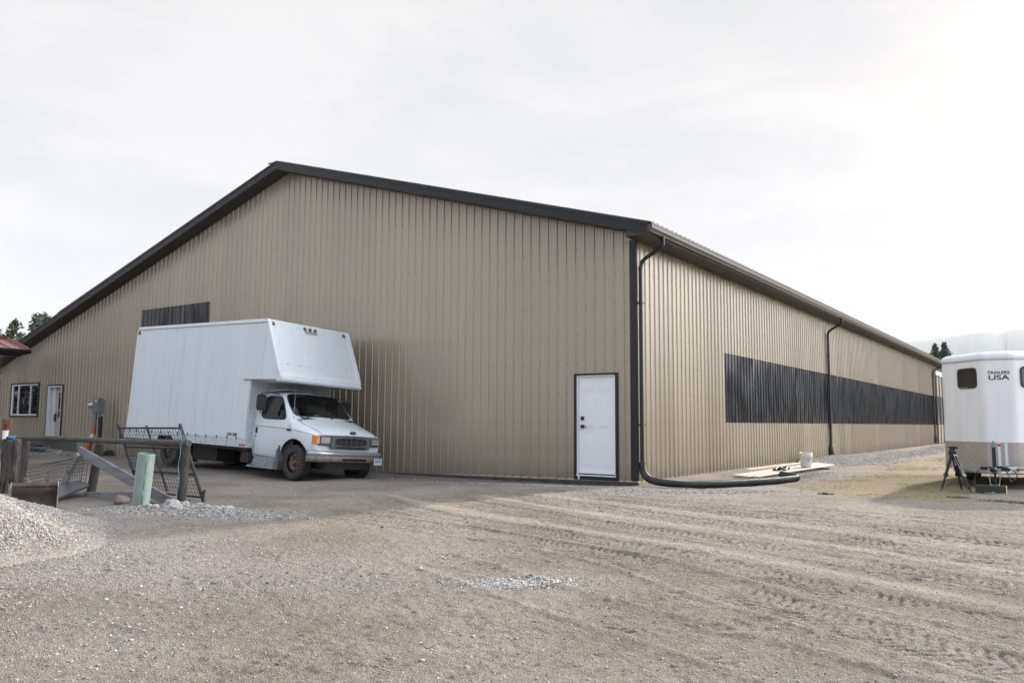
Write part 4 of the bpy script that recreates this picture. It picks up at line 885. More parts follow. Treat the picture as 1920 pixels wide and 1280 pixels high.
# step, mud guard, mirrors, aerial
m = MB(); m.prism([(-.46, .115), (.52, .115), (.55, .16), (-.40, .165)], 'y', -1.06, -.72).prism([(-.40, .165), (.55, .16), (.56, .36), (-.30, .40)], 'y', -.955, -.80); stp = m.build('running_board', M['stepgrey'], tk, bevel=.012, seg=2)
MB().prism([(.47, .11), (.62, .11), (.66, .30), (.60, .56), (.56, .56), (.53, .36)], 'y', -1.03, -.80).build('mud_guard', M['greyplastic'], tk, bevel=.01, seg=2)
m = MB(); m.prism([(.52, .42), (.60, .44), (.62, .62), (.57, .64), (.56, .55), (.52, .54)], 'y', -.993, -.985); m.build('rust_patch', M['yellowrust'], cab)
for s in (-1, 1):
    yc = s*1.20
    m = MB(); m.box((.06, yc-.115, 1.36), (.16, yc+.115, 1.71)); mr = m.build('wing_mirror', M['darkplastic'], tk, bevel=.03, seg=3)
    MB().box((.052, yc-.095, 1.39), (.0599, yc+.095, 1.68)).build('mirror_glass', M['silver'], mr)
    m = MB(); m.tube(wp(4, [(.20, s*.80, 1.74), (.14, s*.98, 1.76), (.11, yc, 1.745), (.11, yc, 1.70)]), .011, 6); m.tube(wp(4, [(.45, s*.93, 1.19), (.22, s*1.05, 1.26), (.11, yc, 1.31), (.11, yc, 1.37)]), .011, 6); m.tube([(.11, yc+s*.02, 1.745), (.11, yc+s*.02, 1.31)], .009, 6); m.build('mirror_arm', M['darkplastic'], mr)
m = MB(); m.prism([(.46, 1.235), (.60, 1.215), (.60, 1.36), (.50, 1.40)], 'y', -.955, -.925); m.build('mirror_sail', M['darkplastic'], cab)
MB().tube([(.83, -.86, 1.22), (.83, -.86, 1.26)], .016, 8).tube([(.83, -.86, 1.25), (.815, -.865, 1.92)], .004, 5).build('aerial', M['alurail'], tk)
MB().prism([(-.36, 1.80), (.20, 1.855), (.22, 1.87), (-.36, 1.83)], 'y', -.66, .66).build('roof_ledge', M['dirtywhite'], cab)
# wheels
def wheel(x, y, s, dual=False):
    r = WR; m = MB(); w = .225
    tp = [(.21, -.095), (.30, -.108), (.345, -.105), (.368, -.085), (.375, -.05), (.375, .05), (.368, .085), (.345, .105), (.30, .108), (.21, .095)]
    n = 40; vs = []
    for i in range(n):
        a = 2*math.pi*i/n
        for j, (rr, yy) in enumerate(tp): vs.append((x + rr*math.cos(a), y+yy*w/.216, WZ+rr*math.sin(a)))
    k = len(tp); fs_ = [(i*k+j, i*k+j+1, ((i+1) % n)*k+j+1, ((i+1) % n)*k+j) for i in range(n) for j in range(k-1)]
    m.add(vs, fs_, 0, True)
    for yy in (-.06, -.02, .02, .06):
        m.tube([(x+.3765*math.cos(2*math.pi*i/n), y+yy, WZ+.3765*math.sin(2*math.pi*i/n)) for i in range(n+1)], .004, 4, 1, False)
    t_ = m.build('wheel', [M['rubber'], M['black']], tk)
    m = MB(); f = s*-1
    prof_ = [(.0, .02), (.06, .02), (.065, -.045), (.09, -.045), (.13, .0), (.175, .01), (.20, -.02), (.215, -.10)] if not dual else [(.0, .06), (.07, .06), (.075, .05), (.10, .05), (.15, .045), (.19, -.02), (.215, -.10)]
    n = 36; vs = []; kk = len(prof_)
    for i in range(n):
        a = 2*math.pi*i/n
        for rr, yy in prof_: vs.append((x+rr*math.cos(a), y + s*(-yy if not dual else -.11+yy+.0)*1.0 if False else y + s*(.065-abs(yy) if yy < 0 else .065+yy*(.5 if not dual else -1.0)), WZ+rr*math.sin(a)))
    m.add(vs, [(i*kk+j, i*kk+j+1, ((i+1) % n)*kk+j+1, ((i+1) % n)*kk+j) for i in range(n) for j in range(kk-1)], 0, True)
    rm = m.build('rim', M['rustrim'], t_)
    m = MB()
    for i in range(8): a = 2*math.pi*(i+.5)/8; m.tube([(x+.155*math.cos(a), y+s*.045, WZ+.155*math.sin(a)), (x+.155*math.cos(a), y+s*.078, WZ+.155*math.sin(a))], .024, 10)
    m.build('rim_holes', M['black'], t_)
    m = MB(); m.tube([(x, y+s*.04, WZ), (x, y+s*.115, WZ)], [.055, .042], 14)
    for i in range(8): a = 2*math.pi*i/8; m.tube([(x+.088*math.cos(a), y+s*.04, WZ+.088*math.sin(a)), (x+.088*math.cos(a), y+s*.085, WZ+.088*math.sin(a))], .013, 6)
    m.build('hub', M['rustrim'], t_)
wheel(WX, -.835, -1); wheel(WX+.02, .835, 1); RWX = -3.62
for s in (-1, 1): wheel(RWX, s*.98, s, True); wheel(RWX, s*.72, s, True)
m = MB()
for s in (-1, 1): m.box((-5.6, s*.43-.04, .38), (1.5, s*.43+.04, .55)); m.box((1.0, s*.43-.04, .33), (1.55, s*.43+.04, .45))
m.tube([(RWX, -.9, WZ), (RWX, .9, WZ)], .055, 10).tube([(WX, -.75, WZ-.02), (WX, .75, WZ-.02)], .045, 8).ell((RWX, 0, WZ), (.19, .17, .17), 12, 8)
m.tube([(RWX, 0, WZ), (-.6, 0, .34)], .05, 8).box((.3, -.35, .18), (1.3, .35, .5))
for x in np.arange(-5.4, -.5, .6): m.box((x, -HW+.03, .53), (x+.06, HW-.03, .60))
m.box((-2.75, -.95, .14), (-1.75, -.50, .48)); m.box((-5.5, -1.0, .36), (-5.3, 1.0, .5))
m.build('chassis', M['chassis'], tk)
MB().box((-.72, -1.02, .20), (-.44, -.70, .43)).build('battery_box', M['chassisgrime'], tk); MB().box((-3.06, -1.10, .06), (-3.05, -.62, .50)).build('mud_flap', M['rubber'], tk); MB().tube([(-3.1, .2, .22), (-2.2, .25, .2)], .11, 10).build('muffler', M['chassisgrime'], tk)
m = MB(); m.box((-2.3, -1.05, .455), (-.5, -.98, .50)); m.build('cross_member', M['chassisgrime'], tk)
MB().tube([(-3.4, -.25, .25), (-2.9, -.3, .22), (-2.0, -.35, .22)], .03, 8).build('exhaust', M['chassisgrime'], tk)

# ------------------------------------------------------------------ horse trailer
tr = thing('horse_trailer', 'white two-window horse trailer with tread plate along its nose, on its jack stand', 'trailer', (6.0, 3.3, 0))
LX, RXT, CX1, CX2, YN, YS, YB = 4.97, 7.03, 5.77, 6.23, 3.02, 3.78, 7.9
out = [(LX, YB), (LX, YS), (CX1, YN), (CX2, YN), (RXT, YS), (RXT, YB)]
def rounded(poly, r, n=5):
    o = []; k = len(poly)
    for i in range(k):
        p0, p, p1 = Vector(poly[i-1]), Vector(poly[i]), Vector(poly[(i+1) % k]); a = (p0-p).normalized(); b = (p1-p).normalized()
        q0 = p+a*r; q1 = p+b*r
        for t in range(n+1): t /= n; o.append(tuple(q0*(1-t)**2 + p*2*t*(1-t) + q1*t*t))
    return o
ro = rounded(out, .09)
ro_out = [(x, y) for x, y in ro]
m = MB(); m.prism(ro, 'z', .87, 2.445); body = m.build('trailer_body', M['trailerwhite'], tr)
m = MB(); m.prism([(x, y) for x, y in rounded([(a-.004 if a < 6 else a+.004, b-.004) for a, b in out], .09)], 'z', .43, .872); m.build('tread_plate', M['treadplate'], tr)
m = MB(); m.prism(rounded([(a-.008 if a < 6 else a+.008, b-.01) for a, b in out], .05), 'z', .345, .43); m.prism(rounded([(a+.12 if a < 6 else a-.12, b+.08) for a, b in out], .05), 'z', .27, .345); m.build('floor_frame', M['alurail'], tr, bevel=.0)
# roof cap: rings shrinking upwards
m = MB(); rings = []
cxr, cyr = 6.0, 5.6
for z, ins in ((2.44, -.010), (2.475, -.014), (2.515, -.004), (2.548, .025), (2.572, .07), (2.588, .15), (2.60, .32)):
    ring = []
    for x, y in ro:
        d = Vector((x-cxr, (y-cyr))); f = 1 - ins/1.03
        ring.append((cxr+(x-cxr)*f, cyr+(y-cyr)*(1-ins/2.4), z))
    rings.append(ring)
n = len(ro); vs = [v for r in rings for v in r]
m.add(vs, [(j*n+i, j*n+(i+1) % n, (j+1)*n+(i+1) % n, (j+1)*n+i) for j in range(len(rings)-1) for i in range(n)], 0, True)
m.add(rings[-1], [tuple(range(n))]); m.add(rings[0], [tuple(reversed(range(n)))]); m.build('roof', M['roofcap'], tr)
m = MB(); m.prism([(6+(x-6)*1.012, 5.6+(y-5.6)*1.006) for x, y in ro], 'z', 2.425, 2.4405); m.build('roof_strip', M['alurail'], tr)
# facet helper: place things on the angled nose faces
def facet(p, q):
    p, q = Vector((*p, 0)), Vector((*q, 0)); t = (q-p).normalized(); nn = Vector((t.y, -t.x, 0))
    return Matrix(((t.x, 0, nn.x, p.x), (t.y, 0, nn.y, p.y), (0, 1, 0, 0), (0, 0, 0, 1)))        # local x along, y up, z out
FL = facet((LX, YS), (CX1, YN)); FR = facet((CX2, YN), (RXT, YS)); FC = facet((CX1, YN), (CX2, YN)); flen = math.hypot(CX1-LX, YS-YN)
def rrect(x0, z0, x1, z1, r, n=5):
    return rounded([(x0, z0), (x1, z0), (x1, z1), (x0, z1)], r, n)
def plate(mb, poly, d0, d1, Mx, mi=0):
    k = len(poly); vs = [Mx @ Vector((x, z, d)) for d in (d0, d1) for x, z in poly]
    mb.add(vs, [tuple(range(k, 2*k)), tuple(reversed(range(k)))] + [(i, (i+1) % k, k+(i+1) % k, k+i) for i in range(k)], mi)
for Mx, x0, x1, lab in ((FL, .45, .925, 0), (FR, flen-.925, flen-.45, 1)):
    m = MB(); plate(m, rrect(x0-.01, 1.895, x1+.01, 2.29, .09), -.01, .016, Mx); w = m.build('window', M['darkplastic'], tr)
    m = MB(); plate(m, rrect(x0+.022, 1.93, x1-.022, 2.258, .07), .0161, .019, Mx); m.build('pane', M['darkglass'] if lab == 0 else M['greyplastic'], w)
    if lab == 0:
        m = MB()
        for k in range(3): plate(m, [(x0+.10+k*.11, 1.95), (x0+.125+k*.11, 1.95), (x0+.13+k*.11, 2.24), (x0+.11+k*.11, 2.24)], .012, .0165, Mx)
        m.build('curtain', mat('brown_curtain', (.09, .05, .03), .8), w)
    m = MB(); plate(m, [(x0+.05, 1.912), (x0+.26, 1.912), (x0+.26, 1.924), (x0+.05, 1.924)], .0162, .024, Mx); m.build('latch', M['alurail'], w)
# rivet lines
m = MB()
for Mx, xs_ in ((FL, (.24, .66, flen-.01)), (FC, (.455,)), (FR, (.4, .85))):
    for x in xs_:
        z = .95
        while z < 2.40:
            if not (1.86 < z < 2.32 and Mx is not FC and x not in (.24, flen-.01)):
                c = Mx @ Vector((x, z, .001)); m.ell(c, (.0042, .0042, .0042), 6, 4)
            z += .14 if x != flen-.01 else .095
m.build('rivets', M['alurail'], body)
tmx = FC @ Matrix.Translation((.245, 2.175, .004)); text_mesh('lettering', 'TRAILERS', .078, tmx, M['blacktext'], tr, .001, 1.12, bold=.0015)
tmx = FC @ Matrix.Translation((.245, 2.08, .004)); text_mesh('lettering', 'USA', .125, tmx, M['blacktext'], tr, .001, 1.5, bold=.002)
m = MB()
for a, b in ((.175, .215), (.285, .33)): plate(m, [(a, .44), (b, .44), (b, .868), (a, .868)], .004, .012, FC)
m.build('corner_strip', M['roofcap'], tr)
# A-frame tongue, coupler, jack
m = MB(); m.beam((5.35, 3.6, .36), (5.95, 2.05, .40), .06, .11).beam((6.65, 3.6, .36), (5.97, 2.05, .40), .06, .11).box((5.86, 1.78, .37), (6.06, 2.12, .44)); m.build('tongue', M['alurail'], tr)
m = MB(); m.box((5.915, 1.62, .41), (6.005, 1.92, .455)).ell((5.96, 1.60, .43), (.06, .07, .05), 12, 8).box((5.74, 1.86, .405), (6.16, 1.92, .465)).box((6.02, 1.80, .395), (6.19, 1.88, .45)); m.build('coupler', M['blacksteel'], tr)
m = MB(); m.box((5.93, 1.86, .40), (5.99, 1.92, .80)).box((5.943, 1.873, .15), (5.977, 1.907, .40)); jk = m.build('jack', M['blacksteel'], tr)
MB().box((5.925, 1.855, .80), (5.995, 1.925, .875)).tube([(5.96, 1.89, .875), (5.96, 1.89, .91)], .02, 10).box((5.90, 1.83, .145), (6.02, 1.95, .152)).build('jack_head', M['galv'], jk)
m = MB(); m.tube([(5.96, 1.86, .845), (6.05, 1.84, .835), (6.055, 1.78, .835)], .007, 6); ck = m.build('crank', M['alurail'], jk)
MB().tube([(6.055, 1.80, .835), (6.06, 1.70, .85)], .014, 8).ell((6.06, 1.69, .852), (.03, .02, .02), 10, 6).build('knob', M['redknob'], ck)
m = MB(); m.tube(wp(8, [(5.99, 1.9, .46), (5.86, 1.84, .455), (5.72, 1.80, .40), (5.665, 1.80, .30), (5.65, 1.80, .22)]), .009, 6); m.tube([(5.65, 1.80, .24), (5.645, 1.80, .15)], .024, 8); m.build('light_cable', M['black'], tr)
m = MB(); m.tube(wp(8, [(5.97, 1.9, .47), (6.12, 1.84, .46), (6.26, 1.80, .40), (6.29, 1.8, .30), (6.20, 1.8, .22), (6.17, 1.82, .34), (6.12, 1.85, .41)]), .009, 6); m.build('brake_cable', M['black'], tr)
def chain(P, nm, par):
    m = MB(); pts_ = wp(10, P); ln = 0; last = pts_[0]; k = 0
    for a, b in zip(pts_[:-1], pts_[1:]):
        ln += (b-a).length
        if ln > .024:
            c = b; t = (b-a).normalized(); u = t.orthogonal().normalized() if k % 2 else t.cross(t.orthogonal()).normalized()
            m.tube([c + t*.017*math.cos(q) + u*.009*math.sin(q) for q in [2*math.pi*i/8 for i in range(9)]], .0035, 4, cap=False); ln = 0; k += 1
    return m.build(nm, M['chain'], par)
chain([(5.88, 1.79, .40), (5.89, 1.78, .2), (5.94, 1.76, .05), (5.93, 1.72, .02), (5.82, 1.68, .02), (5.90, 1.66, .02), (6.02, 1.64, .02)], 'safety_chain', tr)
chain([(6.05, 1.79, .40), (6.03, 1.78, .2), (5.97, 1.75, .06), (5.92, 1.70, .025), (6.02, 1.66, .02), (6.12, 1.66, .02)], 'safety_chain', tr)
MB().box((6.28, 2.6, .37), (6.55, 2.7, .42)).build('wood_shim', M['endgrain'], tr)
def twheel(x, y):
    m = MB(); tp = [(.19, -.10), (.28, -.11), (.32, -.105), (.335, -.07), (.335, .07), (.32, .105), (.28, .11), (.19, .10)]; n = 28; vs = []
    for i in range(n):
        a = 2*math.pi*i/n
        for rr, xx in tp: vs.append((x+xx, y+rr*math.cos(a), .335+rr*math.sin(a)))
    k = len(tp); m.add(vs, [(i*k+j, i*k+j+1, ((i+1) % n)*k+j+1, ((i+1) % n)*k+j) for i in range(n) for j in range(k-1)], 0, True)
    o = m.build('wheel', M['rubber'], tr); MB().tube([(x-.10, y, .335), (x-.06, y, .335), (x+.08, y, .335)], [.05, .19, .19], 20).build('rim', M['alurail'], o)
for x in (5.22, 6.78):
    for y in (5.75, 6.6): twheel(x, y)
MB().tube([(5.2, 5.75, .33), (6.8, 5.75, .33)], .035, 8).tube([(5.2, 6.6, .33), (6.8, 6.6, .33)], .035, 8).box((5.36, 5.0, .2), (5.42, 7.2, .33)).box((6.58, 5.0, .2), (6.64, 7.2, .33)).build('axle', M['chassis'], tr)

# block under the jack, tripod
g = gz(5.9, 1.8)
bk = MB().box((5.66, 1.74, g-.01), (6.12, 1.96, .144)).build('timber_block', [M['greenblock']]); tag(bk, 'green treated timber block with a pale cut end under the trailer jack', 'timber block')
MB().box((6.1205, 1.745, g-.005), (6.126, 1.955, .142)).build('cut_end', M['endgrain'], bk)
tp = thing('camera_tripod', 'black camera tripod standing in front of the horse trailer', 'tripod', (5.33, 2.05, 0))
top = Vector((5.30, 2.05, .70)); feet = [Vector((5.10, 1.92, .0)), Vector((5.38, 2.42, .0)), Vector((5.585, 1.86, .0))]
for f in feet:
    d = (f-top).normalized(); s_ = d.cross(Vector((0, 0, 1))).normalized(); m = MB(); L0 = (f-top).length
    for k in (-1, 1): m.tube([top+s_*k*.028+d*.02, top+s_*k*.024+d*L0*.62], .016, 6)
    m.tube([top+d*L0*.35, top+d*L0*.93], .020, 6); m.beam(top+d*L0*.55, top+d*L0*.62, .09, .045); m.beam(top+d*L0*.02, top+d*L0*.12, .10, .06); lg = m.build('leg', M['blacksteel'], tp)
    MB().tube([top+d*L0*.93, f], .008, 6).ell(f+Vector((0, 0, .012)), (.018, .018, .012), 8, 5).build('foot', M['black'], lg)
m = MB(); m.ell(top, (.07, .07, .065), 12, 8).tube([top, top+Vector((0, 0, .07))], [.04, .05], 12).box((5.25, 2.0, .77), (5.355, 2.1, .80)); m.build('bowl', M['blacksteel'], tp)
MB().prism([(5.22, .80), (5.39, .80), (5.37, .765), (5.25, .765)], 'y', 2.01, 2.09).tube([(5.35, 2.05, .77), (5.40, 2.02, .78)], .014, 8).build('head', M['black'], tp, bevel=.004, seg=1)
m = MB(); c = Vector((5.355, 2.07, .22))
for f in feet: m.tube([c, c+(f-c)*.75], .006, 5)
m.build('spreader', M['black'], tp)

# corrugated drain hose at the corner
def corr_tube(P, r, pitch, m, amp=.12, n=14):
    pts_ = wp(24, P); mb = MB(); acc = 0; Q = [pts_[0]]; rr = [r]; step = pitch/4; k = 0; need = step
    for a, b in zip(pts_[:-1], pts_[1:]):
        seg = (b-a).length; pos = 0
        while seg-pos >= need:
            pos += need; Q.append(a+(b-a)*(pos/seg)); k += 1; rr.append(r*(1+amp*(1 if k % 4 in (1, 2) else -1)*.5)); need = step
        need -= seg-pos
    mb.tube(Q, rr, n); return mb
hs = corr_tube([(.085, .03, .34), (.12, .02, .22), (.32, -.16, .11), (.72, -.40, .075), (1.20, -.42, .07), (1.62, .02, .07), (2.02, .95, .07), (2.28, 1.95, .07), (2.34, 2.6, .075), (2.16, 2.98, .085), (1.86, 3.2, .10)], .068, .022, M['plasticpipe']).build('drain_hose', M['plasticpipe'])
tag(hs, 'black corrugated drain hose running from the corner downspout across the gravel', 'drain hose')
MB().tube([(.083, .03, .42), (.085, .03, .30)], .062, 12).build('coupling', M['plasticpipe'], hs)
e2 = corr_tube([(.35, 9.9, .03), (.42, 10.3, .10), (.40, 10.8, .13), (.22, 11.6, .10)], .075, .03, M['plasticpipe']).build('pipe_end', M['plasticpipe']); tag(e2, 'short black drain pipe end poking out of the gravel behind the white pail', 'pipe')
# boards
bd = [((.93, 2.9, .055), (1.12, 9.2, .10), .13), ((1.10, 2.75, .06), (1.30, 8.9, .10), .14), ((1.28, 2.65, .055), (1.47, 8.7, .10), .14), ((1.46, 2.7, .06), (1.66, 8.5, .10), .14), ((.62, 4.6, .10), (.84, 9.0, .12), .15)]
labs = ['pale board nearest the wall but one in the stack beside the barn', 'second pale board from the left under the white pail', 'middle pale board of the row under the white pail', 'outermost pale board beside the bend of the drain hose', 'yellowish plank lying against the barn side wall']
for (p, q, w), lb in zip(bd, labs): tag(MB().beam(p, q, w-.012, .022).build('board', M['newlumber']), lb, 'board', 'boards lying beside the barn')
for y, lb in ((4.2, 'near'), (7.6, 'far')): tag(MB().beam((.8, y, .025), (1.78, y+.1, .03), .09, .045).build('batten', M['lumber']), 'short %s batten propping up the pale boards' % lb, 'batten')
m = MB(); random.seed(5)
for k in range(5): m.tube(wp(3, [(1.25+random.uniform(-.1, .1), 4.9+random.uniform(-.2, .2), .10), (1.3+random.uniform(-.15, .15), 5.0+random.uniform(-.3, .3), .16), (1.35+random.uniform(-.12, .12), 5.1+random.uniform(-.3, .3), .105)]), .022, 6)
tag(m.build('rag', M['darkplastic']), 'crumpled dark strap lying on the pale boards', 'strap')
pb = thing('pail', 'white plastic pail with a small blue label on the pale boards', 'pail', (1.47, 6.62, .105))
def lathe(mb, prof_, c, n=28, mi=0):
    vs = [(c[0]+r*math.cos(2*math.pi*i/n), c[1]+r*math.sin(2*math.pi*i/n), c[2]+z) for i in range(n) for r, z in prof_]; k = len(prof_)
    mb.add(vs, [(i*k+j, ((i+1) % n)*k+j, ((i+1) % n)*k+j+1, i*k+j+1) for i in range(n) for j in range(k-1)], mi, True); return mb
lathe(MB(), [(0, 0), (.132, 0), (.135, .01), (.150, .27), (.158, .275), (.158, .29), (.151, .293), (.152, .315), (.159, .32), (.158, .335), (.153, .352), (.158, .362), (.150, .365), (.146, .355), (.13, .01), (0, .008)], (1.47, 6.62, .105)).build('pail_body', M['bucketwhite'], pb)
m = MB(); c0 = Vector((1.47, 6.62, .105)); a0 = math.atan2(CAM.y-6.62, CAM.x-1.47)+.35
m.add([c0+Vector(((.1355+.015*z/.26+.0022)*math.cos(a0+a), (.1355+.015*z/.26+.0022)*math.sin(a0+a), z)) for z in (.12, .22) for a in (-.3, -.1, .1, .3)], [(0, 1, 5, 4), (1, 2, 6, 5), (2, 3, 7, 6)]); m.build('sticker', M['paper'], pb)
m = MB()
for z in (.135, .15, .165, .18, .20): m.add([c0+Vector(((.1355+.015*zz/.26+.003)*math.cos(a0+a), (.1355+.015*zz/.26+.003)*math.sin(a0+a), zz)) for zz in (z, z+.008) for a in (-.22, .0, .2)], [(0, 1, 4, 3), (1, 2, 5, 4)])
m.build('print_lines', M['bluetext'], pb)
m = MB(); m.tube([c0+Vector((.163*math.cos(a), .163*math.sin(a), .30-.12*math.sin((a-a0+1.57))*(1 if 0 < (a-a0+1.57) < 3.2 else 0))) for a in [a0-1.57+3.14*i/16 for i in range(17)]], .003, 5); m.build('bail', M['alurail'], pb)

# ------------------------------------------------------------------ old fence corner and yard clutter
fc = thing('wooden_fence', 'weathered round-post fence section with one top rail and crossed grey braces', 'fence', (-5.8, -7.7, 0))
def post(p, q, r, m_, nm='post', par=fc, seed=1):
    random.seed(seed); p, q = Vector(p), Vector(q); P = [p+(q-p)*t for t in (0, .1, .3, .55, .8, .97, 1.0)]
    return MB().tube(P, [r*1.05, r*random.uniform(.97, 1.04), r, r*random.uniform(.96, 1.03), r*.98, r*.95, r*.86], 16).build(nm, m_, par)
post((-3.30, -7.83, -.05), (-3.24, -7.83, .83), .065, M['postwood'], seed=1)
post((-6.10, -7.65, -.05), (-5.90, -7.65, .80), .068, M['postwood'], seed=2)
post((-8.62, -7.62, -.10), (-8.48, -7.62, .80), .075, M['postwood'], seed=3)
MB().tube(wp(5, [(-8.72, -7.66, .845), (-7.2, -7.68, .862), (-5.6, -7.74, .852), (-4.3, -7.80, .858), (-3.16, -7.84, .862)]), [.042]*5+[.044]*5+[.044]*5+[.046]*6, 14).build('rail', M['railwood'], fc)
m = MB(); m.beam((-5.98, -7.93, .685), (-3.33, -7.95, .02), .045, .155, 0, (0, 0, 1)); m.build('brace', M['greyplank'], fc, bevel=.006, seg=1)
MB().tube([(-3.37, -7.99, .03), (-3.30, -7.99, .02)], .055, 10).build('brace_foot', M['rockgrey'], fc)
MB().beam((-5.84, -8.02, .64), (-6.38, -8.02, -.06), .05, .085, 0, (0, 0, 1)).build('brace', M['greyplank'], fc)
MB().beam((-5.60, -8.0, .005), (-4.1, -8.04, .085), .05, .115, 0, (0, 0, 1)).build('brace', M['greyplank'], fc)
MB().beam((-4.0, -8.0, .0), (-3.42, -8.02, .0), .12, .05).build('sill_board', M['greyplank'], fc)
# thick rotten gatepost
m = MB(); random.seed(12); n = 26; zs_ = [0.18, .22, .3, .4, .55, .7, .82, .862]; vs = []; ax, ay = -7.22, -8.40
for j, z in enumerate(zs_):
    for i in range(n):
        a = 2*math.pi*i/n; r = .155*(1+.10*math.sin(3*a+1)+.07*math.sin(7*a+z*2))*(.93 if j in (0, 7) else 1)*(1+random.uniform(-.03, .03)) ; vs.append((ax+r*math.cos(a), ay+r*.85*math.sin(a), z + (random.uniform(-.07, .05) if j == 0 else random.uniform(-.012, .012))))
m.add(vs, [(j*n+i, j*n+(i+1) % n, (j+1)*n+(i+1) % n, (j+1)*n+i) for j in range(len(zs_)-1) for i in range(n)]); m.add(vs[-n:], [tuple(range(n))]); m.add(vs[:n], [tuple(reversed(range(n)))])
for a, rr, t in ((.3, .10, .2), (1.9, .12, .25), (3.6, .13, .22), (4.9, .07, .2), (5.5, .055, .25)):
    bx, by = ax+.10*math.cos(a), ay+.09*math.sin(a); m.tube([(bx, by, .30), (bx+.03*math.cos(a), by+.03*math.sin(a), .12), (bx+.06*math.cos(a), by+.06*math.sin(a), -.08)], [rr*.55, rr*.4, rr*.5], 9)
tag(m.build('gatepost', M['rotwood']), 'thick rotting timber gatepost with a hollowed base and blue strap on top', 'post')
m = MB(); m.beam((-7.27, -8.44, .87), (-7.10, -8.50, .89), .07, .015).beam((-7.12, -8.46, .885), (-6.96, -8.52, .90), .09, .03).beam((-7.0, -8.5, .86), (-6.95, -8.56, .83), .06, .01)
m.tube(wp(5, [(-7.32, -8.38, .87), (-7.2, -8.5, .89), (-7.1, -8.42, .91), (-7.0, -8.48, .91), (-6.93, -8.52, .87)]), .018, 7); tag(m.build('strap', M['bluestrap']), 'faded blue strap bunched on top of the rotting gatepost', 'strap')
wh = thing('standpipe', 'white standpipe with a rusty red valve head behind the gatepost', 'standpipe', (-9.36, -7.6, 0))
MB().tube([(-9.37, -7.6, -.05), (-9.37, -7.6, .97)], .05, 14).tube([(-9.37, -7.6, .955), (-9.37, -7.6, .975)], .058, 14).build('pipe', M['whiteband'], wh)
MB().tube([(-9.37, -7.6, .96), (-9.37, -7.6, 1.06), (-9.36, -7.6, 1.07)], .05, 12).box((-9.42, -7.64, 1.05), (-9.32, -7.56, 1.18)).tube([(-9.30, -7.6, 1.10), (-9.24, -7.62, 1.09)], .035, 10).tube([(-9.44, -7.6, 1.02), (-9.48, -7.6, 1.01)], .025, 8).tube([(-9.24, -7.6, 1.16), (-9.24, -7.6, 1.03)], .02, 8).build('valve', M['rust'], wh, bevel=.006, seg=1)
# green culvert offcut
gp_ = thing('culvert_pipe', 'pale green corrugated culvert offcut standing on end in front of the fence', 'pipe', (-3.53, -8.3, 0))
a_, b_ = Vector((-3.535, -8.3, -.02)), Vector((-3.443, -8.3, .725)); P = []; R_ = []; nr = 46
for i in range(nr*4+1): t = i/(nr*4); P.append(a_+(b_-a_)*t); R_.append(.112+(.0035 if (i % 4) in (1, 2) else -.0035))
m = MB().tube(P, R_, 30, cap=False).tube(P, [r-.012 for r in R_], 30, cap=False); o = m.build('pipe_wall', M['greenpipe'], gp_)
m = MB(); dv = Vector((CAM.x+3.49, CAM.y+8.3, 0)).normalized(); sdv = Vector((-dv.y, dv.x, 0))
for t0, t1 in ((.05, .24), (.33, .52), (.62, .84)): m.tube([a_+(b_-a_)*t0+dv*.118+sdv*.01, a_+(b_-a_)*t1+dv*.118+sdv*.01], .003, 5)
m.build('seam_marks', M['black'], gp_)
# black mesh gate panel leaning behind the post
gt = thing('mesh_gate', 'black steel mesh gate panel leaning askew behind the fence post', 'gate', (-4.4, -7.4, 0))
TLg, TRg, BRg, BLg = Vector((-5.817, -7.40, 1.088)), Vector((-4.071, -7.40, 1.101)), Vector((-3.377, -7.40, -.03)), Vector((-5.03, -7.40, -.03))
def G(u, v): return (TLg*(1-u)+TRg*u)*(1-v) + (BLg*(1-u)+BRg*u)*v
m = MB(); m.tube([G(0, -.02), G(0, 1.0)], .022, 10).tube([G(1, -.02), G(1, 1.0)], .026, 10).tube([G(.47, 0), G(.47, .88)], .018, 8)
for v in (.03, .30, .64, .92): m.tube([G(0, v), G(1, v)], .016, 8)
m.build('frame', M['blacksteel'], gt)
m = MB(); nu, nv = 22, 18
for i in range(1, nu): m.tube([G(i/nu, .03), G(i/nu-.02*math.sin(i), .30)] if i % 2 else [G(i/nu, .03), G(i/nu, .92)], .0035, 4, cap=False)
for i in range(1, nu): m.tube([G(i/nu, .30), G(i/nu, .92)], .0035, 4, cap=False)
for j in range(1, nv): v = .03+.89*j/nv; m.tube([G(0, v), G(1, v)], .0035, 4, cap=False)
m.build('mesh', M['blackwire'], gt)
m = MB(); m.tube([G(1.0, .88), G(1.05, .80)+Vector((.05, 0, -.03)), G(1.0, 1.0)+Vector((-.02, 0, .1))], .018, 6); m.box(tuple(G(0, .16)-Vector((.05, .02, .05))), tuple(G(0, .16)+Vector((.0, .02, .05)))); m.build('hinge', M['blacksteel'], gt)
m = MB(); m.tube(wp(6, [(-4.06, -7.37, 1.06), (-3.75, -7.6, 1.0), (-3.22, -7.88, .935), (-3.26, -7.9, .90)]), .004, 4)
m.tube(wp(6, [(-3.19, -7.90, .915), (-3.235, -7.915, .84), (-3.25, -7.91, .70), (-3.285, -7.91, .55), (-3.26, -7.91, .44), (-3.245, -7.915, .30), (-3.275, -7.92, .18), (-3.26, -7.93, .02)]), .005, 5)
for k in range(4): m.tube([G(1, .05+.02*k)+Vector((-.035, -.02, 0)), G(1, .06+.02*k)+Vector((.035, -.03, -.02)), G(1, .07+.02*k)+Vector((-.03, .03, 0))], .004, 5)
tag(m.build('twine', M['bluecord']), 'pale blue twine tied to the mesh gate and hanging down the fence post', 'twine')
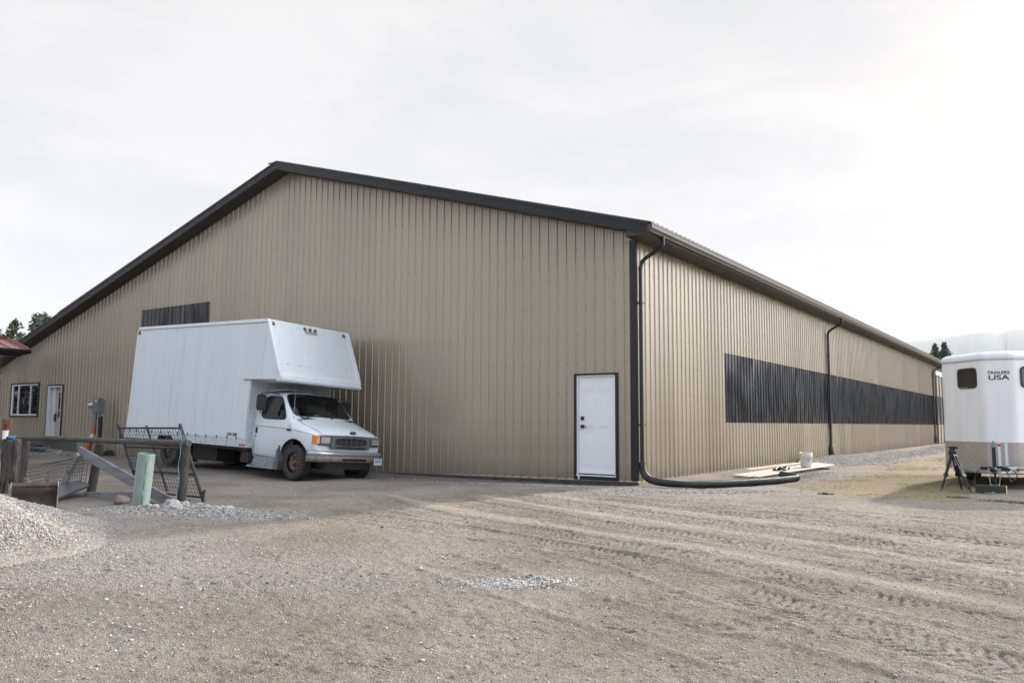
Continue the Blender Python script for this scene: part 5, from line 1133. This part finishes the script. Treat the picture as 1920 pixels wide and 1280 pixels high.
# collapsed wire dog crate with tray
dc = thing('wire_crate', 'collapsed black wire crate with a dark plastic tray beside the fence braces', 'crate', (-5.3, -8.3, 0))
A0, A1 = Vector((-4.88, -8.83, .03)), Vector((-5.80, -7.80, .14)); B0, B1 = Vector((-4.362, -9.398, .493)), Vector((-5.762, -7.842, .588))
C0 = Vector((-4.62, -9.10, .20))
def wires(P0, P1, Q0, Q1, nu, nv, r=.0028):
    mb = MB()
    for i in range(nu+1): t = i/nu; mb.tube([P0+(P1-P0)*t, Q0+(Q1-Q0)*t], r*(2 if i in (0, nu) else 1), 4, cap=False)
    for j in range(nv+1): t = j/nv; mb.tube([P0+(Q0-P0)*t, P1+(Q1-P1)*t], r*(2 if j in (0, nv) else 1), 4, cap=False)
    return mb
A0b = Vector((-6.35, -8.75, .0)); B0b = Vector((-7.05, -8.05, .40))
o1 = Vector((-.25, .0, 0))
PL0, PL1, PH0, PH1 = Vector((-5.95, -8.32, .02)), Vector((-6.28, -7.72, .12)), Vector((-8.0, -8.0, .33)), Vector((-6.42, -7.62, .55))
wires(Vector((-6.9, -8.15, -.02)), Vector((-6.2, -7.78, .13)), Vector((-8.12, -7.95, .33)), Vector((-6.45, -7.6, .56)), 26, 8).build('wire_panel', M['blackwire'], dc)
wires(Vector((-6.9, -8.05, .0)), Vector((-6.15, -7.72, .16)), Vector((-8.0, -7.85, .30)), Vector((-6.5, -7.5, .60)), 22, 7).build('wire_panel', M['blackwire'], dc)
m = MB(); tv = [Vector((-4.92, -8.80, .01)), Vector((-5.75, -7.86, .12)), Vector((-6.25, -7.80, .155)), Vector((-5.75, -8.55, .11))]
nn = Vector((.1, -.35, .9)).normalized()
m.add([v for v in tv] + [v+nn*.035 for v in tv], [(0, 1, 2, 3), (7, 6, 5, 4), (0, 4, 5, 1), (1, 5, 6, 2), (2, 6, 7, 3), (3, 7, 4, 0)])
c_ = sum(tv, Vector())/4
m.tube([v+nn*.035+(v-c_)*.02 for v in tv]+[tv[0]+nn*.035], .012, 6); m.build('tray', M['traymat'], dc)
MB().box((-6.62, -7.78, .36), (-6.52, -7.76, .40)).build('latch_plate', M['blacksteel'], dc)
# digger bucket resting behind the gravel heap
db = thing('digger_bucket', 'rusty steel digger bucket with two yellow pin hooks beside the gravel pile', 'digger bucket', (-4.2, -9.4, 0))
db.rotation_euler = (0, 0, math.atan2(CAM.y+9.4, CAM.x+4.2)+math.pi/2); db.location = (-4.16, -9.42, 0); LOCAL.add(db.name)
prf = [(.02, .345), (-.02, .325), (-.035, .28), (.02, .20), (.05, .08), (.02, -.02), (-.06, -.06)]     # (away, z)
m = MB(); hw_ = .262; vs = [(x, y, z) for x in (-hw_, hw_) for y, z in prf]; k = len(prf); m.add(vs, [(i, k+i, k+i+1, i+1) for i in range(k-1)], 0, True)
m.add([(x, y+.02, z) for x, y, z in vs], [(i+1, k+i+1, k+i, i) for i in range(k-1)]); m.tube([(-hw_, -.01, .318), (hw_, -.01, .318)], .036, 12); m.build('shell', M['bucketsteel'], db)
for x in (-hw_-.006, hw_+.006):
    MB().prism([(.06, .36), (-.05, .355), (-.075, .30), (-.055, .18), (-.07, -.06), (.20, -.06), (.22, .12)], 'x', x-.007, x+.007).build('side_plate', M['bucketedge'], db)
for x in (-.115, .135):
    m = MB(); m.box((x-.022, -.03, .33), (x+.022, .02, .40)); m.tube([(x, 0, .39), (x+.012, -.01, .42), (x+.018, -.01, .445), (x+.004, 0, .475), (x+.012, 0, .485)], .014, 8); m.ell((x-.008, -.01, .405), (.026, .022, .022), 10, 6); m.build('pin_hook', M['yellowrust'], db)
# pink marker tape by the gate
tag(MB().tube(wp(4, [(-5.39, -6.13, .01), (-5.35, -6.08, .06), (-5.29, -6.05, .12)]), .005, 4).build('marker_tape', M['pinkstring']), 'thin strand of pink marker tape beside the foot of the mesh gate', 'tape')
# electrical pedestal in front of the gable
el = thing('power_pedestal', 'grey electrical meter box on a conduit with an orange and white striped sleeve', 'electrical box', (-19.3, -.6, 0))
m = MB(); m.box((-19.43, -.72, 1.40), (-19.06, -.50, 1.88)); bx_ = m.build('meter_box', M['galv'], el, bevel=.02, seg=2)
m = MB(); m.tube([(-19.42, -.66, 1.66), (-19.56, -.72, 1.66)], .085, 18).tube([(-19.54, -.715, 1.66), (-19.60, -.74, 1.66)], .06, 18); m.build('meter_dial', M['chain'], bx_)
MB().box((-19.24, -.7225, 1.77), (-19.16, -.7205, 1.84)).build('sticker', M['whiteband'], bx_)
m = MB(); m.tube([(-19.36, -.62, 1.40), (-19.40, -.62, .95)], .055, 12).tube([(-19.16, -.60, 1.40), (-19.16, -.60, 1.28)], .04, 10); m.build('conduit', M['galv'], el)
MB().tube([(-19.40, -.62, .97), (-19.42, -.63, .72)], [.065, .075], 12).build('sleeve', M['orange'], el)
m = MB(); m.tube([(-19.50, -.66, .50), (-19.56, -.68, .30)], [.08, .085], 12).tube([(-19.56, -.68, .30), (-19.66, -.72, .05)], [.085, .09], 12); m.build('sleeve', M['orange'], el)
MB().tube([(-19.42, -.63, .72), (-19.50, -.66, .50)], [.075, .08], 12).build('white_band', M['whiteband'], el)
MB().tube([(-19.16, -.56, 1.30), (-19.18, -.54, .6), (-19.22, -.54, -.05)], .065, 12).build('black_pipe', M['black'], el)
m = MB(); m.prism([(-19.62, -.02), (-18.98, -.02), (-19.12, .19), (-19.2, .17)], 'y', -.30, -.12); tag(m.build('rubber_flap', M['black']), 'black triangular rubber flap lying against the base of the gable wall', 'rubber flap')
m = MB(); random.seed(9)
for k in range(6): m.ell((-23.0+random.uniform(-.5, .5), -.75+random.uniform(-.1, .1), .26+random.uniform(-.02, .06)), (random.uniform(.08, .2), .1, random.uniform(.04, .09)), 8, 5)
tag(m.build('door_debris', M['black']), 'dark heap of rubber scraps on the gravel below the cream door', 'scrap heap')
tag(MB().beam((-24.6, -.75, .22), (-22.0, -.9, .20), .25, .05).build('step_plank', M['greyplank']), 'grey plank step lying on gravel below the cream door', 'plank')
# red roofed neighbour at the left
nb = thing('red_roofed_shed', 'low building at the far left with a red metal roof and dark gutter', 'building', (-27, -4, 0))
EX2, Y0, Y1, EZ, RX2, RZ2 = -21.34, -1.95, -14.0, 3.50, -23.10, 3.97
m = MB()
m.prism([(EX2, EZ), (RX2, RZ2), (2*RX2-EX2, EZ), (2*RX2-EX2, EZ-.02), (RX2, RZ2-.02), (EX2, EZ-.02)], 'y', Y1, Y0)
y = Y0-.15
while y > Y1:
    m.beam((EX2+.01, y, EZ+.012), (RX2, y, RZ2+.012), .035, .03); y -= .42
m.beam((EX2, Y0+.01, EZ+.0), (RX2, Y0+.01, RZ2+.0), .05, .10); m.beam((RX2, Y0+.03, RZ2+.02), (RX2, Y1, RZ2+.02), .26, .035); m.build('roof', M['redroof'], nb)
m = MB(); m.prism([(EX2-.01, EZ-.015), (EX2+.11, EZ-.015), (EX2+.11, EZ-.07), (EX2+.06, EZ-.14), (EX2-.01, EZ-.14)], 'y', Y1, Y0+.06); m.build('gutter', M['trim'], nb)
MB().box((EX2+.095, Y1, EZ-.0148), (EX2+.12, Y0+.06, EZ+.0)).build('gutter_lip', M['alurail'], nb)
MB().box((2*RX2-EX2+.03, Y1, EZ-.17), (EX2-.012, Y0, EZ-.13)).box((EX2-.55, Y1, EZ-.23), (EX2-.30, Y0-.08, EZ-.171)).build('soffit', M['trim'], nb)
MB().box((-27.0, Y1+.3, -.05), (-23.72, Y0-1.55, EZ-.172)).build('wall', mat('slate_wall', (.10, .115, .135), .6), nb)

# ------------------------------------------------------------------ trees
def conifer(loc, H, R, label, seed, dry=0.0, open_=0.0, pine=False, group=None):
    rs = np.random.default_rng(seed); t = thing('conifer_tree', label, 'tree', loc, group=group)
    m = MB(); m.tube([Vector(loc)+Vector((0, 0, -.3)), Vector(loc)+Vector((.1, 0, H*.5)), Vector(loc)+Vector((0, 0, H*.97))], [H*.018+.08, H*.012+.04, .03], 8); m.build('trunk', M['bark'], t)
    V = []; F = []; MI = []
    nb_ = int(H*13)
    lm = MB()
    for b in range(nb_):
        f = (b+rs.random())/nb_; z = H*(.12+.88*f) if not pine else H*(.35+.65*f)
        rr = R*((1-f)**.75 if not pine else math.sin(math.pi*min(1, .25+.80*f))**.8)*rs.uniform(.55, 1.12)+.15; a = rs.random()*6.283
        droop = -.18*rr if not pine else .25*rr
        tip = Vector((rr*math.cos(a), rr*math.sin(a), droop))
        lm.tube([Vector(loc)+Vector((0, 0, z)), Vector(loc)+Vector((0, 0, z))+tip*.9], [.03, .01], 4, cap=False)
        nl = int(10+rr*16)
        for q in range(nl):
            s = (q+rs.random())/nl; s = .15+.85*s; c = Vector(loc)+Vector((0, 0, z))+tip*s+Vector(rs.normal(0, .10+.10*(1-s)*rr, 3)); 
            sz = rs.uniform(.10, .26); u = Vector(rs.normal(0, 1, 3)); u.normalize(); v = u.cross(Vector(rs.normal(0, 1, 3))); v.normalize()
            k = len(V); V += [c-u*sz, c+v*sz*.35, c+u*sz, c-v*sz*.35]; F.append((k, k+1, k+2, k+3)); MI.append(1 if rs.random() < .25+dry else 0)
    cm = MB(); cm.v = [tuple(v) for v in V]; cm.f = F; cm.m = MI; cm.sm = [False]*len(F); cm.build('crown', [M['needles'], M['needlesdry']], t)
    lm.build('branches', M['bark'], t)
    return t
for (u, el_, R_, lb, sd) in ((1757, 5.0, 1.25, 'left of the two dark pines rising behind the horse trailer roof', 2), (1774, 5.05, 1.3, 'right of the two dark pines rising behind the horse trailer roof', 3), (1766, 4.3, 1.2, 'lower dark pine filling the gap between the two pines behind the trailer', 8)):
    x, y, z = polar(u, 100+sd, el_); conifer((x, y, 0), z, R_, lb, sd, pine=True)
for (u, d, el_, R_, lb, sd, dr) in ((20, 70, 5.95, 1.7, 'broad dark spruce above the red shed roof', 4, .1), (61, 64, 6.35, 1.25, 'tall spruce with a ragged tip just left of the barn roof edge', 5, .35), (77, 66, 6.4, .85, 'slim spruce tip closest to the barn roof edge', 6, .35), (48, 70, 4.9, 1.8, 'low spruce between the taller spruces behind the barn', 7, .3), (-10, 60, 5.3, 1.8, 'spruce half cut off at the left edge of the view', 9, .1), (34, 76, 5.2, 1.5, 'dim spruce behind the broad one above the red shed', 10, .1)):
    x, y, z = polar(u, d, el_); conifer((x, y, 0), z, R_, lb, sd, dr)

fr = np.random.default_rng(77); m = MB()
for k in range(95):
    t_ = k/94; bx2 = -62 - 10*fr.random() - 25*abs(t_-.5); by2 = 8 - 74*t_; Ht_ = fr.uniform(9, 15)
    m.tube([(bx2, by2, -.2), (bx2, by2, Ht_)], [.2, .03], 5, 2, cap=False)
    for q in range(150):
        f = q/150; z = Ht_*(.08+.92*f); a = fr.random()*6.283; rr = (1-f)**.8*2.3*fr.uniform(.3, 1.1)+.1; c = Vector((bx2+rr*math.cos(a), by2+rr*math.sin(a), z)); u = Vector((math.cos(a), math.sin(a), -.35)); v = Vector((-math.sin(a), math.cos(a), fr.uniform(-.4, .4))); sz = fr.uniform(.5, 1.0)
        m.add([c-u*sz*.5, c+v*sz*.45, c+u*sz, c-v*sz*.45], [(0, 1, 2, 3)], int(fr.random() < .2))
tag(m.build('forest', [M['needles'], M['needlesdry'], M['bark']]), kind='stuff')
m = MB()
for k in range(120):          # woods out beyond the right of the view, mirrored in the dark wall panels
    bx2 = 52 + 26*fr.random(); by2 = -25 + 175*(k+fr.random())/120; Ht_ = fr.uniform(5.5, 11.5)*(1 if fr.random() > .12 else 1.35)
    m.tube([(bx2, by2, -.2), (bx2, by2, Ht_)], [.2, .03], 5, 2, cap=False)
    for q in range(110):
        f = q/110; z = Ht_*(.06+.94*f); a = fr.random()*6.283; rr = (1-f)**.8*2.2*fr.uniform(.3, 1.1)+.1; c = Vector((bx2+rr*math.cos(a), by2+rr*math.sin(a), z)); u = Vector((math.cos(a), math.sin(a), -.35)); v = Vector((-math.sin(a), math.cos(a), fr.uniform(-.4, .4))); sz = fr.uniform(.5, 1.0)
        m.add([c-u*sz*.5, c+v*sz*.45, c+u*sz, c-v*sz*.45], [(0, 1, 2, 3)], int(fr.random() < .2))
tag(m.build('forest', [M['needles'], M['needlesdry'], M['bark']]), kind='stuff')

# ------------------------------------------------------------------ gravel, pile, grass
def stones(name, P, Sz, colA, parent=None, nearfine=True):
    n = len(P); base = np.array([(1, 0, 0), (-1, 0, 0), (0, 1, 0), (0, -1, 0), (0, 0, 1), (0, 0, -1)], float)
    tri = np.array([(0, 2, 4), (2, 1, 4), (1, 3, 4), (3, 0, 4), (2, 0, 5), (1, 2, 5), (3, 1, 5), (0, 3, 5)])
    jit = base[None]*rng.uniform(.55, 1.2, (n, 6, 1)) + rng.normal(0, .16, (n, 6, 3))
    sc = np.stack([rng.uniform(.7, 1.35, n), rng.uniform(.6, 1.1, n), rng.uniform(.4, .8, n)], -1)*Sz[:, None]
    jit = jit*sc[:, None]; a = rng.uniform(0, 6.283, n); c, s = np.cos(a)[:, None], np.sin(a)[:, None]
    x = jit[..., 0]*c - jit[..., 1]*s; y = jit[..., 0]*s + jit[..., 1]*c; V = np.stack([x, y, jit[..., 2]], -1) + P[:, None]
    F = tri[None] + (np.arange(n)*6)[:, None, None]; me = bpy.data.meshes.new(name); me.vertices.add(n*6); me.vertices.foreach_set('co', V.astype(np.float32).ravel())
    F = F.reshape(-1, 3); me.loops.add(F.size); me.loops.foreach_set('vertex_index', F.astype(np.int32).ravel()); me.polygons.add(len(F)); me.polygons.foreach_set('loop_start', np.arange(0, F.size, 3, dtype=np.int32))
    at = me.color_attributes.new('tint', 'FLOAT_COLOR', 'POINT'); cc = np.repeat(np.concatenate([colA, np.ones((n, 1))], -1), 6, 0); at.data.foreach_set('color', cc.astype(np.float32).ravel())
    me.update(); me.materials.append(M['stone']); o = bpy.data.objects.new(name, me); COL.objects.link(o); return link(o, parent)
ms = bpy.data.materials.new('stone'); ms.use_nodes = True; t = ms.node_tree; b = t.nodes['Principled BSDF']; b.inputs['Roughness'].default_value = .9; b.inputs['Specular IOR Level'].default_value = .25
vc = N(t, 'ShaderNodeVertexColor', layer_name='tint'); L(t, vc.outputs[0], b.inputs['Base Color']); M['stone'] = ms
def stonecol(n, warm=.5, bright=1.0):
    v = rng.choice([.12, .20, .27, .33, .40, .50], n, p=[.08, .18, .26, .24, .16, .08])*rng.uniform(.85, 1.15, n)*bright
    w = rng.uniform(0, 1, n)*warm; return np.clip(np.stack([v*(1+.10*w), v*(1+.00*w), v*(1-.14*w)], -1), 0, .8)
# loose stones over the yard
n = 260000; r = rng.uniform(0, 1, n); dist = 2.6 + 13*r**1.25; ang = YAW + rng.uniform(-.66, .66, n)
px = CAM.x - np.sin(ang)*dist; py = CAM.y + np.cos(ang)*dist
nzv = fbm(px*1.6, py*1.6, 4, 3); g1 = np.maximum(ellmask(px, py, GP, nzv), ellmask(px, py, WALL_GR, nzv))
keep = (rng.uniform(0, 1, n) < .17+.75*g1) & ~((py > -.06) & (px < .04)); px, py, g1 = px[keep], py[keep], g1[keep]; zz = ground_full(px, py)[0]
sz = np.clip(rng.lognormal(math.log(.0046), .42, len(px)), .0028, .020)*(1+.10*g1); big = rng.uniform(0, 1, len(px)) < .0012; sz = np.where(big, sz*2.4, sz)
col = stonecol(len(px), .9); col = np.where(g1[:, None] > .45, stonecol(len(px), .9, .95), col)
tag(stones('gravel', np.stack([px, py, zz+sz*.12], -1), sz, col), kind='stuff')
# gravel by the wall, door and mounds
xs_, ys_, ss_ = [], [], []
for cx, cy, rx, ry, an, cnt, s0 in ((1.2, 13, 1.0, 4, 0, 9000, .014), (1.3, 22, .9, 5, 0, 6000, .016), (1.5, 34, 1, 7, 0, 4000, .02), (-23.8, -.8, 3.2, .45, 0, 5000, .028), (-2.2, -8.35, 1.25, .42, .25, 9000, .011), (-1.5, -1.2, 2.6, .5, 0, 9000, .009), (1.7, 4.4, .8, 2.4, 0, 7000, .010), (1.5, -1.2, 1.6, .45, .7, 11000, .009), (-5, -.9, 3, .6, 0, 5000, .010)):
    q = rng.normal(0, .5, (cnt, 2)); c, s = math.cos(an), math.sin(an); xs_.append(cx+q[:, 0]*rx*c-q[:, 1]*ry*s); ys_.append(cy+q[:, 0]*rx*s+q[:, 1]*ry*c); ss_.append(s0*rng.lognormal(0, .35, cnt))
px, py, sz = np.concatenate(xs_), np.concatenate(ys_), np.concatenate(ss_); k = ~((py > -.07) & (px < .06)) & (np.hypot(px-6, py-4) > .1); px, py, sz = px[k], py[k], sz[k]
tag(stones('gravel', np.stack([px, py, ground_full(px, py)[0]+sz*.15], -1), sz, stonecol(len(px), .8, .95)), kind='stuff')
q = rng.normal(0, .42, (7500, 2)); c_, s_ = math.cos(.72), math.sin(.72); px, py = 3.72+q[:, 0]*.50*c_-q[:, 1]*.22*s_, -9.62+q[:, 0]*.50*s_+q[:, 1]*.22*c_; sz = .0068*rng.lognormal(0, .35, len(px))
tag(stones('gravel', np.stack([px, py, ground_full(px, py)[0]+sz*.15], -1), sz, stonecol(len(px), .7, 1.05)), kind='stuff')
# the heap
PC = (-2.75, -12.05)
def pile_h(x, y):
    d = np.hypot((x-PC[0])/1.0, (y-PC[1])/.95); a = np.arctan2(y-PC[1], x-PC[0]); Rr = 2.85+.12*np.sin(3*a+.5)+.08*np.sin(5*a)
    t = d/Rr; h = 1.02*np.clip(1-t, 0, 1)**1.12 + .05*np.exp(-((t-1.0)/.18)**2)*np.clip(1.25-t, 0, 1)
    return h + .05*(fbm(x*2.2, y*2.2, 3, 8)-.5)*np.clip((1.1-t)*4, 0, 1) - .02
gxx = np.linspace(-5.9, .9, 170); gyy = np.linspace(-15.2, -8.9, 160); Xp, Yp = np.meshgrid(gxx, gyy); Zp = pile_h(Xp, Yp) + ground_low(Xp, Yp) - .012
Zp = Zp - .05*np.clip((.035-pile_h(Xp, Yp))/.035, 0, 1)
mb = MB(); mb.v = [tuple(v) for v in np.stack([Xp, Yp, Zp], -1).reshape(-1, 3)]; w = len(gxx); mb.f = [(j*w+i, j*w+i+1, (j+1)*w+i+1, (j+1)*w+i) for j in range(len(gyy)-1) for i in range(w-1)]; mb.m = [0]*len(mb.f); mb.sm = [True]*len(mb.f)
pile = thing('gravel_pile', 'heap of pale crushed gravel at the lower left beside the digger bucket', 'gravel pile', (PC[0], PC[1], 0))
mb.build('mound', mat('gravel_core', (.27, .24, .215), .95, 0, .3, 40, bump=.8, bscale=70), pile)
n = 260000; a = rng.uniform(0, 6.283, n); rr = np.sqrt(rng.uniform(0, 1, n))*4.4; px = PC[0]+rr*np.cos(a); py = PC[1]+rr*.95*np.sin(a); h = np.maximum(pile_h(px, py), 0)
k = (px > -4.3) & (rng.uniform(0, 1, n) < np.clip((h+.03)*14, 0, 1) + .60*np.exp(-np.clip(rr-2.7, 0, 9)/.42)*(h < .02)*(.35+.9*fbm(px*1.5, py*1.5, 3, 14))); px, py, h = px[k], py[k], h[k]
sz = np.clip(rng.lognormal(math.log(.0092), .36, len(px)), .004, .024)*np.clip(.55+h*3, .55, 1)
v = rng.choice([.24, .29, .33, .38], len(px), p=[.12, .28, .35, .25])*rng.uniform(.85, 1.12, len(px)); wv = rng.uniform(.2, 1, len(px)); col = np.stack([v*(1+.07*wv), v*(1-.05*wv), v*(1-.17*wv)], -1)
o = stones('pile_stones', np.stack([px, py, h+ground_low(px, py)+sz*.25], -1), sz, np.clip(col, 0, .8), pile); o['kind'] = 'stuff'
# larger rocks at the foot of the post
def rock(x, y, s, label, seed, group=None, m_='rockgrey'):
    bm = bmesh.new(); bmesh.ops.create_icosphere(bm, subdivisions=3, radius=s); rs = random.Random(seed); off = Vector((rs.random()*9, rs.random()*9, rs.random()*9))
    from mathutils import noise
    for v in bm.verts: v.co = v.co*(1+.38*noise.noise(v.co/s*.9+off)+.1*noise.noise(v.co/s*2.6+off)); v.co.z *= .68
    me = bpy.data.meshes.new('rock'); bm.to_mesh(me); bm.free(); me.materials.append(M[m_]); o = bpy.data.objects.new('rock', me); COL.objects.link(o); o.location = (x, y, gz(x, y)+s*.35); o.rotation_euler = (0, 0, rs.random()*6); tag(o, label, 'rock', group)
random.seed(21)
GRK = 'stones heaped at the foot of the fence post'
for k in range(22):
    x, y = random.uniform(-3.2, -1.9), random.uniform(-8.45, -7.95); rock(x, y, random.uniform(.028, .055), 'fist-sized grey stone among others at the foot of the fence post', 30+k, GRK)
rock(-2.92, -8.2, .085, 'largest pale boulder beside the foot of the fence post', 1); rock(-4.02, -8.30, .12, 'brown pointed rock left of the green culvert offcut', 2, m_='rockbrown')
rock(5.78, -9.74, .024, 'lone pale grey stone lying in the tyre-marked dirt', 5); rock(.71, -7.915, .020, 'small tan stone alone at the edge of the sunlit dirt', 6, m_='rockbrown')
# dry grass
n = 110000; px = rng.uniform(1.6, 12, n); py = -1.2 + rng.uniform(0, 1, n)**1.7*46; msk = ground_full(px, py)[3]; clump = fbm(px*1.3, py*1.3, 3, 55)
k = (rng.uniform(0, 1, n) < msk*smooth01((clump-.43)*8)*np.clip(1.25-(px-2.3)*.22, .1, 1)); px, py = px[k], py[k]; n = len(px); zz = ground_low(px, py)
hgt = rng.uniform(.010, .034, n)*(1+.02*py); a = rng.uniform(0, 6.283, n); le = rng.uniform(.2, 1.1, n)[:, None]*hgt[:, None]; wd = .0028*(1+.05*py)
d1 = np.stack([np.cos(a), np.sin(a), 0*a], -1); d2 = np.stack([-np.sin(a), np.cos(a), 0*a], -1)*wd[:, None]; p0 = np.stack([px, py, zz], -1); tip = p0+d1*le+np.stack([0*a, 0*a, hgt], -1)
V = np.stack([p0-d2, p0+d2, tip], 1).reshape(-1, 3); me = bpy.data.meshes.new('grass'); me.vertices.add(len(V)); me.vertices.foreach_set('co', V.astype(np.float32).ravel()); me.loops.add(len(V)); me.loops.foreach_set('vertex_index', np.arange(len(V), dtype=np.int32)); me.polygons.add(n); me.polygons.foreach_set('loop_start', np.arange(0, len(V), 3, dtype=np.int32))
gs_ = rng.uniform(0, 1, n)[:, None]; gc = np.array([[.15, .19, .06]])*(gs_ < .5) + np.array([[.36, .31, .13]])*(gs_ >= .5); at = me.color_attributes.new('tint', 'FLOAT_COLOR', 'POINT'); at.data.foreach_set('color', np.repeat(np.concatenate([gc*rng.uniform(.7, 1.25, (n, 1)), np.ones((n, 1))], -1), 3, 0).astype(np.float32).ravel())
me.update(); me.materials.append(M['stone']); o = bpy.data.objects.new('dry_grass', me); COL.objects.link(o); tag(o, kind='stuff')
# straw wisps scattered on the dirt
n = 900; px = rng.uniform(-2, 8, n); py = rng.uniform(-13, -4, n); zz = ground_full(px, py)[0]+.006; a = rng.uniform(0, 6.283, n); ln = rng.uniform(.015, .05, n); d1 = np.stack([np.cos(a), np.sin(a), rng.uniform(-.1, .2, n)], -1)*ln[:, None]; d2 = np.stack([-np.sin(a), np.cos(a), 0*a], -1)*.0012; p0 = np.stack([px, py, zz], -1)
V = np.stack([p0-d2, p0+d2, p0+d1+d2, p0+d1-d2], 1).reshape(-1, 3); mb = MB(); mb.v = [tuple(v) for v in V]; mb.f = [(4*i, 4*i+1, 4*i+2, 4*i+3) for i in range(n)]; mb.m = [0]*n; mb.sm = [False]*n
tag(mb.build('straw', mat('straw', (.52, .42, .27), .8)), kind='stuff')
# small weeds in the shade by the trailer
m = MB(); random.seed(31)
for cx, cy, rr in ((5.55, .45, .16), (6.15, .12, .22), (6.45, -.02, .18), (3.6, -.15, .10)):
    for k in range(160):
        a = random.uniform(0, 6.28); q = random.random()*rr; x, y = cx+q*math.cos(a)*1.3, cy+q*math.sin(a)*.8; h = random.uniform(.015, .045); b2 = random.uniform(0, 6.28); z0 = gz(x, y)
        m.add([(x-.004, y, z0), (x+.004, y, z0), (x+.02*math.cos(b2), y+.02*math.sin(b2), z0+h)], [(0, 1, 2)])
tag(m.build('weeds', mat('weed_green', (.10, .13, .05), .8, 0, .4, 20)), kind='stuff')

# ------------------------------------------------------------------ haze
hz = MB().box((-9500, -8500, -4), (9500, 9500, 610)).build('haze', bpy.data.materials.new('haze_air')); tag(hz, kind='stuff')
hm = hz.data.materials[0]; hm.use_nodes = True; t = hm.node_tree; t.nodes.clear(); pv = N(t, 'ShaderNodeVolumePrincipled'); pv.inputs['Color'].default_value = (.66, .70, .79, 1); pv.inputs['Density'].default_value = HAZE; pv.inputs['Anisotropy'].default_value = .0
ou = N(t, 'ShaderNodeOutputMaterial'); L(t, pv.outputs[0], ou.inputs['Volume'])
